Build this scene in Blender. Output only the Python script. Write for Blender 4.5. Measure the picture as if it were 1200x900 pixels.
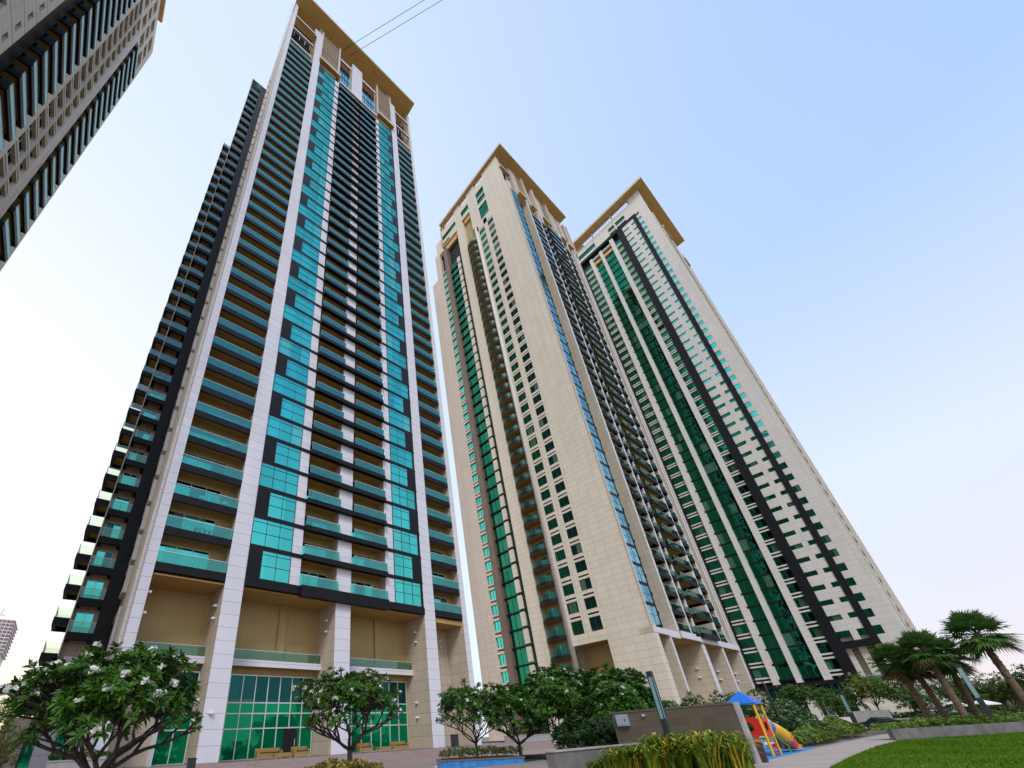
import bpy, math, random
from mathutils import Vector, Matrix
R = math.radians
random.seed(7)
for o in list(bpy.data.objects): bpy.data.objects.remove(o)
sc = bpy.context.scene
col = sc.collection

# ------------------------------------------------------------------ camera
cd = bpy.data.cameras.new('camera'); cam = bpy.data.objects.new('camera', cd); col.objects.link(cam)
def cam_matrix(pitch, roll, yaw):
    B = Matrix(((1,0,0),(0,0,-1),(0,1,0)))
    def rz(a): c,s = math.cos(a),math.sin(a); return Matrix(((c,-s,0),(s,c,0),(0,0,1)))
    def rx(a): c,s = math.cos(a),math.sin(a); return Matrix(((1,0,0),(0,c,-s),(0,s,c)))
    return rz(roll) @ rx(pitch) @ B @ rz(yaw)
Mx = cam_matrix(-4.92685350e-01, -5.22202662e-02, 6.71537009e-01)
right, down, fwd = Mx[0], Mx[1], Mx[2]
rot = Matrix((right, -down, -fwd)).transposed()
cam.matrix_world = rot.to_4x4()
cd.sensor_width = 36; cd.lens = 486.12/1200*36
cd.shift_x = (600-475.93)/1200; cd.shift_y = (607.0-450)/1200
cd.clip_start = .1; cd.clip_end = 6000
sc.camera = cam

# ------------------------------------------------------------------ light
FILL_EL, FILL_AZ = 44.0, -138.0       # azimuth from +Y towards +X: soft fill added behind the viewer to brighten the fronts
w = bpy.data.worlds.new('World'); sc.world = w; w.use_nodes = True
nt = w.node_tree; nt.nodes.clear()
def WN(t, **k):
    n = nt.nodes.new(t)
    for a, v in k.items(): setattr(n, a, v)
    return n
sky = WN('ShaderNodeTexSky', sky_type='NISHITA', sun_disc=False)
sky.sun_elevation = R(FILL_EL); sky.sun_rotation = R(FILL_AZ); sky.air_density = 1.0; sky.dust_density = 1.0; sky.ozone_density = 1.5
bg = WN('ShaderNodeBackground'); bg.inputs[1].default_value = 0.02
nt.links.new(sky.outputs[0], bg.inputs[0])
# hazy evening air: pale towards the horizon, warm glow low in the far left, faint rose low on the right
tc = WN('ShaderNodeTexCoord'); sx = WN('ShaderNodeSeparateXYZ'); nt.links.new(tc.outputs['Generated'], sx.inputs[0])
rp = WN('ShaderNodeValToRGB'); nt.links.new(sx.outputs[2], rp.inputs[0])
cr = rp.color_ramp; cr.elements[0].position = 0; cr.elements[0].color = (.61, .47, .47, 1); cr.elements[1].position = 1; cr.elements[1].color = (.19, .31, .60, 1)
for p, c in ((.06, (.59, .49, .52)), (.15, (.55, .52, .58)), (.36, (.535, .575, .67)), (.68, (.27, .41, .665))):
    e = cr.elements.new(p); e.color = (*c, 1)
def M_(op, a, b=None):
    n = WN('ShaderNodeMath', operation=op)
    for i, v in enumerate((a, b)):
        if v is None: continue
        if isinstance(v, (int, float)): n.inputs[i].default_value = v
        else: nt.links.new(v, n.inputs[i])
    return n.outputs[0]
dot = WN('ShaderNodeVectorMath', operation='DOT_PRODUCT'); nt.links.new(tc.outputs['Generated'], dot.inputs[0]); dot.inputs[1].default_value = (-.40, .90, .12)
g1 = M_('POWER', M_('MAXIMUM', dot.outputs['Value'], 0), 3.0)
t1 = M_('MULTIPLY', M_('MINIMUM', M_('MAXIMUM', M_('DIVIDE', M_('ADD', dot.outputs['Value'], .6), .9), 0), 1), .85)
mx0 = WN('ShaderNodeMix', data_type='RGBA'); nt.links.new(t1, mx0.inputs[0]); nt.links.new(rp.outputs[0], mx0.inputs[6]); mx0.inputs[7].default_value = (.52, .61, .70, 1)
mx = WN('ShaderNodeMix', data_type='RGBA'); nt.links.new(g1, mx.inputs[0]); nt.links.new(mx0.outputs[2], mx.inputs[6]); mx.inputs[7].default_value = (.86, .80, .70, 1)
lowg = M_('MULTIPLY', M_('POWER', M_('MAXIMUM', dot.outputs['Value'], 0), 5.0), M_('MAXIMUM', M_('SUBTRACT', 1, M_('MULTIPLY', M_('ABSOLUTE', sx.outputs[2]), 4.5)), 0))
mx2 = WN('ShaderNodeMix', data_type='RGBA'); nt.links.new(lowg, mx2.inputs[0]); nt.links.new(mx.outputs[2], mx2.inputs[6]); mx2.inputs[7].default_value = (.95, .52, .22, 1)
bg2 = WN('ShaderNodeBackground'); nt.links.new(mx2.outputs[2], bg2.inputs[0]); bg2.inputs[1].default_value = 1.0
ad = WN('ShaderNodeAddShader'); nt.links.new(bg.outputs[0], ad.inputs[0]); nt.links.new(bg2.outputs[0], ad.inputs[1])
out = WN('ShaderNodeOutputWorld'); nt.links.new(ad.outputs[0], out.inputs[0])
sl = bpy.data.lights.new('front_fill', 'SUN'); so = bpy.data.objects.new('front_fill', sl); col.objects.link(so)
sl.energy = 1.5; sl.angle = R(18); sl.color = (.97, .96, 1.0)
sd = Vector((math.sin(R(FILL_AZ))*math.cos(R(FILL_EL)), math.cos(R(FILL_AZ))*math.cos(R(FILL_EL)), math.sin(R(FILL_EL))))
so.rotation_euler = sd.to_track_quat('Z', 'Y').to_euler()
vs = sc.view_settings; vs.view_transform = 'Standard'; vs.look = 'None'; vs.gamma = 1
vs.use_curve_mapping = False; vs.exposure = 0.5
sc.render.engine = 'CYCLES'; sc.cycles.max_bounces = 8; sc.cycles.transparent_max_bounces = 12
sc.cycles.use_denoising = True

# ------------------------------------------------------------------ materials
MATS = {}
def principled(name, color, rough=.6, metallic=0, spec=.5):
    m = bpy.data.materials.new(name); m.use_nodes = True
    b = m.node_tree.nodes['Principled BSDF']
    b.inputs['Base Color'].default_value = (*color, 1); b.inputs['Roughness'].default_value = rough
    b.inputs['Metallic'].default_value = metallic; b.inputs['Specular IOR Level'].default_value = spec
    MATS[name] = m
    return m, m.node_tree, b
def N(nt, t, **k):
    n = nt.nodes.new(t)
    for a, v in k.items(): setattr(n, a, v)
    return n
def math_(nt, op, a, b=None):
    n = N(nt, 'ShaderNodeMath', operation=op)
    for i, v in enumerate((a, b)):
        if v is None: continue
        if isinstance(v, (int, float)): n.inputs[i].default_value = v
        else: nt.links.new(v, n.inputs[i])
    return n.outputs[0]
def noise_mat(name, c1, c2, scale=3, rough=.7, detail=4, bump=0, bscale=None, spec=.4, metallic=0, stretch=None, patch=None):
    m, nt, b = principled(name, c1, rough, metallic, .0 if name.startswith('grass') else spec)
    geo = N(nt, 'ShaderNodeNewGeometry'); src = geo.outputs['Position']
    if stretch:
        mp = N(nt, 'ShaderNodeMapping'); mp.inputs['Scale'].default_value = stretch
        nt.links.new(src, mp.inputs[0]); src = mp.outputs[0]
    n = N(nt, 'ShaderNodeTexNoise'); n.inputs['Scale'].default_value = scale; n.inputs['Detail'].default_value = detail
    nt.links.new(src, n.inputs['Vector'])
    r = N(nt, 'ShaderNodeValToRGB'); r.color_ramp.elements[0].position = .32; r.color_ramp.elements[1].position = .68
    r.color_ramp.elements[0].color = (*c1, 1); r.color_ramp.elements[1].color = (*c2, 1)
    nt.links.new(n.outputs[0], r.inputs[0]); nt.links.new(r.outputs[0], b.inputs['Base Color'])
    if bump:
        n2 = N(nt, 'ShaderNodeTexNoise'); n2.inputs['Scale'].default_value = bscale or scale*4; n2.inputs['Detail'].default_value = 3
        nt.links.new(src, n2.inputs['Vector'])
        bp = N(nt, 'ShaderNodeBump'); bp.inputs['Strength'].default_value = bump; bp.inputs['Distance'].default_value = .05
        nt.links.new(n2.outputs[0], bp.inputs['Height']); nt.links.new(bp.outputs[0], b.inputs['Normal'])
    return m
def panel_mat(name, color, ph, pw, joint=.045, jdark=.45, rough=.55, var=.10, vertical=True, spec=.4, stain=.24):
    """cladding panels: joints every ph metres up and pw metres along, each panel a touch different"""
    m, nt, b = principled(name, color, rough, 0, spec)
    geo = N(nt, 'ShaderNodeNewGeometry'); sx = N(nt, 'ShaderNodeSeparateXYZ'); nt.links.new(geo.outputs['Position'], sx.inputs[0])
    z = math_(nt, 'DIVIDE', math_(nt, 'ADD', sx.outputs[2], .84), ph)
    h = math_(nt, 'DIVIDE', math_(nt, 'ADD', sx.outputs[0], sx.outputs[1]), pw)
    fz = math_(nt, 'FRACT', z); fh = math_(nt, 'FRACT', h)
    jz = math_(nt, 'LESS_THAN', fz, joint/ph)
    j = jz
    if vertical: j = math_(nt, 'MAXIMUM', jz, math_(nt, 'LESS_THAN', fh, joint*.8/pw))
    cb = N(nt, 'ShaderNodeCombineXYZ'); nt.links.new(math_(nt, 'FLOOR', z), cb.inputs[0])
    if vertical: nt.links.new(math_(nt, 'FLOOR', h), cb.inputs[1])
    wn = N(nt, 'ShaderNodeTexWhiteNoise'); nt.links.new(cb.outputs[0], wn.inputs['Vector'])
    v = math_(nt, 'ADD', math_(nt, 'MULTIPLY', wn.outputs['Value'], var), 1-var)
    ns = N(nt, 'ShaderNodeTexNoise'); ns.inputs['Scale'].default_value = .35; ns.inputs['Detail'].default_value = 6
    mp = N(nt, 'ShaderNodeMapping'); mp.inputs['Scale'].default_value = (2.2, 2.2, .35)
    nt.links.new(geo.outputs['Position'], mp.inputs[0]); nt.links.new(mp.outputs[0], ns.inputs['Vector'])
    v = math_(nt, 'MULTIPLY', v, math_(nt, 'ADD', math_(nt, 'MULTIPLY', ns.outputs[0], stain), 1-stain*.5))
    v = math_(nt, 'MULTIPLY', v, math_(nt, 'SUBTRACT', 1, math_(nt, 'MULTIPLY', j, jdark)))
    mx = N(nt, 'ShaderNodeVectorMath', operation='SCALE'); mx.inputs[0].default_value = color
    nt.links.new(v, mx.inputs['Scale']); nt.links.new(mx.outputs[0], b.inputs['Base Color'])
    return m
panel_mat('stone', (.54, .455, .34), 1.19, 1.55)
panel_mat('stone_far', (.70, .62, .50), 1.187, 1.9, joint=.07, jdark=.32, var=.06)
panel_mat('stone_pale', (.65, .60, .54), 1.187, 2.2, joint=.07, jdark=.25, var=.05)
panel_mat('pilaster', (.68, .66, .69), 1.19, 1.5, vertical=False, var=.06)  # same stone as the sides, with cool front light put into its colour
panel_mat('stucco', (.45, .32, .13), 1.78, 1.9, joint=.03, jdark=.3, var=.04)
panel_mat('granite', (.010, .010, .013), 1.78, 1.5, joint=.04, jdark=.5, rough=.5, var=.25, spec=.18)
panel_mat('granite_wall', (.011, .011, .014), 1.19, 1.2, joint=.03, jdark=.6, rough=.45, var=.3, spec=.2)
panel_mat('pink_stone', (.64, .54, .45), 1.187, 1.9, joint=.07, jdark=.25, var=.05)
noise_mat('soffit', (.40, .235, .065), (.45, .275, .09), 1.2, .8)  # both soffits: warm ground bounce on beige stone put into the colour
noise_mat('roof_soffit', (.58, .34, .10), (.64, .40, .14), .35, .75, stretch=(1, 4, 1))
noise_mat('roof_edge', (.52, .48, .42), (.58, .54, .48), .5, .6)
noise_mat('brown_clad', (.16, .11, .085), (.20, .14, .10), .8, .5)
principled('metal_light', (.62, .62, .60), .4, .3)
principled('metal_dark', (.035, .038, .04), .45, .3)
principled('white_paint', (.80, .79, .76), .5)
principled('black', (.012, .012, .013), .6)
principled('void', (.02, .02, .022), .9, 0, .1)
def glass_mat(name, tint, rough=.03, dark=(.004, .02, .02), refl=.9, wob=.02, scale=.5, curtain=1):
    """coated facade glass: a tinted mirror over a dark room, panes a little out of plane"""
    m = bpy.data.materials.new(name); m.use_nodes = True; nt = m.node_tree; nt.nodes.clear(); MATS[name] = m
    o = N(nt, 'ShaderNodeOutputMaterial')
    g = N(nt, 'ShaderNodeBsdfGlossy'); g.inputs['Roughness'].default_value = rough; g.inputs['Color'].default_value = (*tint, 1)
    d = N(nt, 'ShaderNodeBsdfDiffuse'); d.inputs['Color'].default_value = (*dark, 1)
    mx = N(nt, 'ShaderNodeMixShader'); mx.inputs[0].default_value = refl
    n = N(nt, 'ShaderNodeTexNoise'); n.inputs['Scale'].default_value = scale; n.inputs['Detail'].default_value = 2
    geo = N(nt, 'ShaderNodeNewGeometry'); nt.links.new(geo.outputs['Position'], n.inputs['Vector'])
    bp = N(nt, 'ShaderNodeBump'); bp.inputs['Strength'].default_value = 1; bp.inputs['Distance'].default_value = wob
    nt.links.new(n.outputs[0], bp.inputs['Height']); nt.links.new(bp.outputs[0], g.inputs['Normal'])
    # each pane a little different: storey by storey, bay by bay, some with blinds drawn behind
    sx = N(nt, 'ShaderNodeSeparateXYZ'); nt.links.new(geo.outputs['Position'], sx.inputs[0]); cb = N(nt, 'ShaderNodeCombineXYZ')
    nt.links.new(math_(nt, 'FLOOR', math_(nt, 'DIVIDE', math_(nt, 'SUBTRACT', sx.outputs[2], .72), 3.56)), cb.inputs[0])
    nt.links.new(math_(nt, 'FLOOR', math_(nt, 'DIVIDE', math_(nt, 'ADD', sx.outputs[0], sx.outputs[1]), 1.47)), cb.inputs[1])
    wn = N(nt, 'ShaderNodeTexWhiteNoise'); nt.links.new(cb.outputs[0], wn.inputs['Vector'])
    v = math_(nt, 'ADD', math_(nt, 'MULTIPLY', wn.outputs['Value'], .34), .74)
    sc_ = N(nt, 'ShaderNodeVectorMath', operation='SCALE'); sc_.inputs[0].default_value = tint; nt.links.new(v, sc_.inputs['Scale']); nt.links.new(sc_.outputs[0], g.inputs['Color'])
    if curtain:
        blind = math_(nt, 'MULTIPLY', math_(nt, 'GREATER_THAN', wn.outputs['Value'], .86), .30)
        nt.links.new(math_(nt, 'SUBTRACT', refl, blind), mx.inputs[0])
        cm = N(nt, 'ShaderNodeMix', data_type='RGBA'); nt.links.new(math_(nt, 'MULTIPLY', blind, 3.3), cm.inputs[0]); cm.inputs[6].default_value = (*dark, 1); cm.inputs[7].default_value = (tint[0]*.3+.12, tint[1]*.3+.16, tint[2]*.3+.12, 1)
        nt.links.new(cm.outputs[2], d.inputs['Color'])
    nt.links.new(d.outputs[0], mx.inputs[1]); nt.links.new(g.outputs[0], mx.inputs[2]); nt.links.new(mx.outputs[0], o.inputs[0])
    return m
glass_mat('glass_teal', (.09, .66, .57))
glass_mat('glass_green', (.018, .21, .12))
glass_mat('glass_dark', (.02, .12, .11), refl=.7)
glass_mat('glass_lobby', (.015, .30, .15), refl=.5, dark=(.0, .20, .075), wob=.04, curtain=0)  # dark green reflections of the surroundings put into the glass colour
glass_mat('glass_blue', (.26, .56, .68))
def rail_mat(name, tint, gl, gc=(.35, .85, .82), rough=.04):
    m = bpy.data.materials.new(name); m.use_nodes = True; nt = m.node_tree; nt.nodes.clear(); MATS[name] = m
    o = N(nt, 'ShaderNodeOutputMaterial')
    t = N(nt, 'ShaderNodeBsdfTransparent'); t.inputs[0].default_value = (*tint, 1)
    g = N(nt, 'ShaderNodeBsdfGlossy'); g.inputs['Roughness'].default_value = rough; g.inputs['Color'].default_value = (*gc, 1)
    lw = N(nt, 'ShaderNodeLayerWeight'); lw.inputs[0].default_value = .35
    f = math_(nt, 'MINIMUM', math_(nt, 'ADD', math_(nt, 'MULTIPLY', lw.outputs[0], 1.1), gl), .9)
    mx = N(nt, 'ShaderNodeMixShader'); nt.links.new(f, mx.inputs[0])
    nt.links.new(t.outputs[0], mx.inputs[1]); nt.links.new(g.outputs[0], mx.inputs[2]); nt.links.new(mx.outputs[0], o.inputs[0])
rail_mat('rail_glass', (.30, .72, .66), .12)
rail_mat('rail_round', (.30, .66, .60), .02, (.22, .50, .48), rough=.4)
rail_mat('rail_thin', (.90, .95, .88), .0, (.7, .8, .8))
rail_mat('rail_clear', (.55, .80, .72), .02, (.62, .85, .86))
# plants
def leaf_mat(name, c1, c2, scale=1.5, rough=.5):
    m, nt, b = principled(name, c1, rough, 0, .35)
    geo = N(nt, 'ShaderNodeNewGeometry'); n = N(nt, 'ShaderNodeTexNoise'); n.inputs['Scale'].default_value = scale; n.inputs['Detail'].default_value = 3
    nt.links.new(geo.outputs['Position'], n.inputs['Vector'])
    mixf = math_(nt, 'ADD', math_(nt, 'MULTIPLY', geo.outputs['Random Per Island'], .6), math_(nt, 'MULTIPLY', n.outputs[0], .6))
    r = N(nt, 'ShaderNodeValToRGB'); r.color_ramp.elements[0].position = .3; r.color_ramp.elements[1].position = .85
    r.color_ramp.elements[0].color = (*c1, 1); r.color_ramp.elements[1].color = (*c2, 1)
    nt.links.new(mixf, r.inputs[0]); nt.links.new(r.outputs[0], b.inputs['Base Color'])
    tr = N(nt, 'ShaderNodeBsdfTranslucent'); nt.links.new(r.outputs[0], tr.inputs[0])
    mx = N(nt, 'ShaderNodeMixShader'); mx.inputs[0].default_value = .25
    o = nt.nodes['Material Output']
    nt.links.new(b.outputs[0], mx.inputs[1]); nt.links.new(tr.outputs[0], mx.inputs[2]); nt.links.new(mx.outputs[0], o.inputs[0])
leaf_mat('leaf_frangipani', (.013, .050, .004), (.080, .20, .014), 1.2, .42)
leaf_mat('leaf_dark', (.010, .030, .006), (.035, .085, .015), 1.2)
leaf_mat('leaf_palm', (.03, .09, .015), (.12, .22, .05), .8)
leaf_mat('leaf_palm_dry', (.12, .07, .03), (.20, .12, .05), .8)
leaf_mat('leaf_mid', (.03, .075, .01), (.10, .18, .03), .6)
leaf_mat('leaf_olive', (.06, .075, .012), (.16, .16, .035), .8)
leaf_mat('leaf_lime', (.07, .15, .010), (.26, .38, .03), 2)
leaf_mat('leaf_yellow', (.34, .30, .015), (.62, .42, .02), 2)
leaf_mat('petal', (.72, .70, .62), (.85, .83, .78), 3)
noise_mat('bark_dark', (.030, .024, .020), (.07, .055, .045), 9, .85, bump=.5)
noise_mat('bark_palm', (.10, .060, .040), (.26, .17, .11), 3, .9, stretch=(1, 1, 5), bump=.8)
noise_mat('grass', (.038, .098, .006), (.085, .155, .014), .28, .8, 8, bump=1.0, bscale=14)
noise_mat('grass_blade', (.048, .118, .008), (.13, .20, .022), .35, .6)
noise_mat('soil', (.05, .035, .025), (.09, .065, .045), 5, .9)
panel_mat('plaza_tile', (.36, .265, .235), 50, .6, joint=.02, jdark=.35, var=.12, rough=.6)
noise_mat('concrete', (.30, .285, .265), (.40, .38, .355), 2, .8, 6, bump=.2)
noise_mat('dark_stone', (.10, .093, .085), (.19, .18, .165), 1.1, .7, 7, bump=.3)
noise_mat('sand_ground', (.15, .13, .105), (.20, .175, .145), .05, .9)
noise_mat('asphalt', (.045, .045, .048), (.065, .065, .068), 4, .85)

# ------------------------------------------------------------------ mesh helper
class MB:
    def __init__(s): s.v = []; s.f = []; s.m = []
    def quad(s, a, b, c, d, mat):
        n = len(s.v); s.v += [a, b, c, d]; s.f.append((n, n+1, n+2, n+3)); s.m.append(mat)
    def tri(s, a, b, c, mat):
        n = len(s.v); s.v += [a, b, c]; s.f.append((n, n+1, n+2)); s.m.append(mat)
    def box(s, x0, x1, y0, y1, z0, z1, mat, bottom=None, top=None):
        if x0 > x1: x0, x1 = x1, x0
        if y0 > y1: y0, y1 = y1, y0
        n = len(s.v)
        s.v += [(x0,y0,z0),(x1,y0,z0),(x1,y1,z0),(x0,y1,z0),(x0,y0,z1),(x1,y0,z1),(x1,y1,z1),(x0,y1,z1)]
        for q in ((3,2,1,0),(4,5,6,7),(0,1,5,4),(1,2,6,5),(2,3,7,6),(3,0,4,7)): s.f.append(tuple(n+i for i in q))
        if mat == 'pilaster': s.m += [bottom or 'stone', top or mat, 'pilaster', 'stone', 'stone', 'stone']  # front face paler and cooler than the sides: its light is painted in
        else: s.m += [bottom or mat, top or mat, mat, mat, mat, mat]
    def prism(s, pts, z0, z1, mat, bottom=None):
        n = len(s.v); k = len(pts)
        s.v += [(x,y,z0) for x,y in pts] + [(x,y,z1) for x,y in pts]
        s.f.append(tuple(n+k-1-i for i in range(k))); s.m.append(bottom or mat)
        s.f.append(tuple(n+k+i for i in range(k))); s.m.append(mat)
        for i in range(k):
            j = (i+1) % k; s.f.append((n+i, n+j, n+k+j, n+k+i)); s.m.append(mat)
    def tube(s, pts, radii, mat, sides=8, cap=True):
        pts = [Vector(p) for p in pts]; n = len(s.v); up = Vector((0,0,1)); ref = None
        for i, p in enumerate(pts):
            t = (pts[min(i+1, len(pts)-1)] - pts[max(i-1, 0)]).normalized()
            if ref is None: ref = Vector((1,0,0)) if abs(t.x) < .9 else Vector((0,1,0))
            a = t.cross(ref).normalized(); b = a.cross(t).normalized(); ref = b
            r = radii[i] if isinstance(radii, (list, tuple)) else radii
            for k in range(sides):
                th = 2*math.pi*k/sides; q = p + (a*math.cos(th) + b*math.sin(th))*r; s.v.append(tuple(q))
        for i in range(len(pts)-1):
            for k in range(sides):
                k2 = (k+1) % sides
                s.f.append((n+i*sides+k, n+i*sides+k2, n+(i+1)*sides+k2, n+(i+1)*sides+k)); s.m.append(mat)
        if cap:
            s.f.append(tuple(n+k for k in reversed(range(sides)))); s.m.append(mat)
            s.f.append(tuple(n+(len(pts)-1)*sides+k for k in range(sides))); s.m.append(mat)
    def build(s, name, parent=None, smooth=False, loc=None):
        if not s.v: return None
        off = Vector(loc) if loc is not None else (wloc(parent) if parent else Vector((0,0,0)))
        me = bpy.data.meshes.new(name)
        me.from_pydata([tuple(Vector(p)-off) for p in s.v], [], s.f)
        names = sorted(set(s.m)); idx = {m: i for i, m in enumerate(names)}
        for m in names: me.materials.append(MATS[m])
        me.polygons.foreach_set('material_index', [idx[m] for m in s.m])
        if smooth: me.polygons.foreach_set('use_smooth', [True]*len(me.polygons))
        me.update()
        o = bpy.data.objects.new(name, me); col.objects.link(o)
        if parent: o.parent = parent
        if loc is not None and not parent: o.location = loc
        return o
def wloc(o):
    v = Vector((0,0,0))
    while o: v += o.location; o = o.parent
    return v
def tag(o, label=None, cat=None, group=None, kind=None):
    if label: o['label'] = label
    if cat: o['category'] = cat
    if group: o['group'] = group
    if kind: o['kind'] = kind
    return o
def thing(name, loc, label, cat, group=None):
    o = bpy.data.objects.new(name, None); col.objects.link(o); o.location = loc; o.empty_display_size = .5
    return tag(o, label, cat, group)
def structure(name, mb):
    o = mb.build(name); o['kind'] = 'structure'; return o
class Face:
    """a facade: u runs along it, n out of it, z up"""
    def __init__(s, kind, p): s.k = kind; s.p = p
    def box(s, mb, u0, u1, n0, n1, z0, z1, mat, bottom=None):
        if s.k == 'Y-': mb.box(u0, u1, s.p-n1, s.p-n0, z0, z1, mat, bottom)
        elif s.k == 'X-': mb.box(s.p-n1, s.p-n0, u0, u1, z0, z1, mat, bottom)
        elif s.k == 'X+': mb.box(s.p+n0, s.p+n1, u0, u1, z0, z1, mat, bottom)
    def pt(s, u, n, z):
        return (u, s.p-n, z) if s.k == 'Y-' else (s.p-n, u, z) if s.k == 'X-' else (s.p+n, u, z)
def repeats(root, name, items, fn, subs=(), limit=96):
    """items: (point, args). The ones that show largest become parts, the rest one part of kind stuff."""
    its = sorted(items, key=lambda it: Vector(it[0]).length)
    for p, a in its[:limit]:
        main = MB(); sub = {k: MB() for k in subs}
        fn(main, sub, *a)
        o = main.build(name, root)
        for k, mb in sub.items(): mb.build(k, o)
    if its[limit:]:
        main = MB(); sub = {k: main for k in subs}
        for p, a in its[limit:]: fn(main, sub, *a)
        o = main.build(name, root); o['kind'] = 'stuff'

PITCH = 3.56
G = -1.6          # ground level below the eye
PB = -0.84        # paved terrace round the towers

# window: framed pane(s) in a facade
def win(main, sub, F, u0, u1, z0, z1, cols=2, rows=(), glass='glass_teal', frame='metal_dark', n=.0, fw=.06, depth=.07):
    F.box(sub.get('pane', main), u0+.02, u1-.02, n-.05, n, z0+.02, z1-.02, glass)
    F.box(main, u0, u1, n-.02, n+depth, z0, z0+fw, frame); F.box(main, u0, u1, n-.02, n+depth, z1-fw, z1, frame)
    for i in range(cols+1):
        u = u0 + (u1-u0-fw)*i/cols
        F.box(main, u, u+fw, n-.02, n+depth-.005, z0+fw, z1-fw, frame)
    for r in rows:
        z = z0 + (z1-z0)*r
        F.box(main, u0+fw, u1-fw, n-.02, n+depth-.01, z-.03, z+.03, frame)
# balcony: slab with dark fascia, ochre soffit; railing; sliding door
def balc(main, sub, F, u0, u1, n0, n1, S, door=(.0, .72), fascia=.75, sides=True, wall='stucco', rail='rail_glass', fmat='granite', doorpanes=3, lip=.22, seed=0):
    rl = sub.get('railing', main); dr = sub.get('sliding_door', main)
    F.box(main, u0, u1, n1-lip, n1, S-fascia, S, fmat)
    if sides:
        F.box(main, u0, u0+lip, n0, n1-lip, S-fascia, S, fmat)
        F.box(main, u1-lip, u1, n0, n1-lip, S-fascia, S, fmat)
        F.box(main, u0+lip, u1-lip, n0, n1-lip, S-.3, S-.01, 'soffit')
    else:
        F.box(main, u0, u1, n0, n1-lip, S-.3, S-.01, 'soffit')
    F.box(rl, u0+.03, u1-.03, n1-.06, n1-.04, S+.03, S+1.08, rail)
    F.box(rl, u0+.02, u1-.02, n1-.08, n1-.02, S+1.08, S+1.13, 'metal_light')
    k = max(1, round((u1-u0)/1.5))
    for i in range(k+1):
        u = u0+.03+(u1-u0-.1)*i/k
        F.box(rl, u, u+.035, n1-.10, n1-.065, S, S+1.08, 'metal_light')
    if sides:
        for u in (u0+.05, u1-.08):
            F.box(rl, u, u+.02, n0, n1-.1, S+.03, S+1.08, rail)
    if door:
        a = u0+(u1-u0)*door[0]+.05; b = u0+(u1-u0)*door[1]
        g = 'glass_teal' if seed % 5 else 'glass_dark'
        for i in range(doorpanes):
            p0 = a+(b-a)*i/doorpanes; p1 = a+(b-a)*(i+1)/doorpanes
            F.box(dr, p0+.03, p1-.03, n0+.01, n0+.05, S+.06, S+2.3, 'glass_dark' if (i+seed) % 4 == 3 else 'glass_teal')
            F.box(dr, p0-.03, p0+.03, n0+.01, n0+.09, S, S+2.36, 'metal_light')
        F.box(dr, b-.03, b+.03, n0+.01, n0+.09, S, S+2.36, 'metal_light')
        F.box(dr, a-.03, b+.03, n0+.01, n0+.085, S+2.36, S+2.42, 'metal_light')

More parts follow.
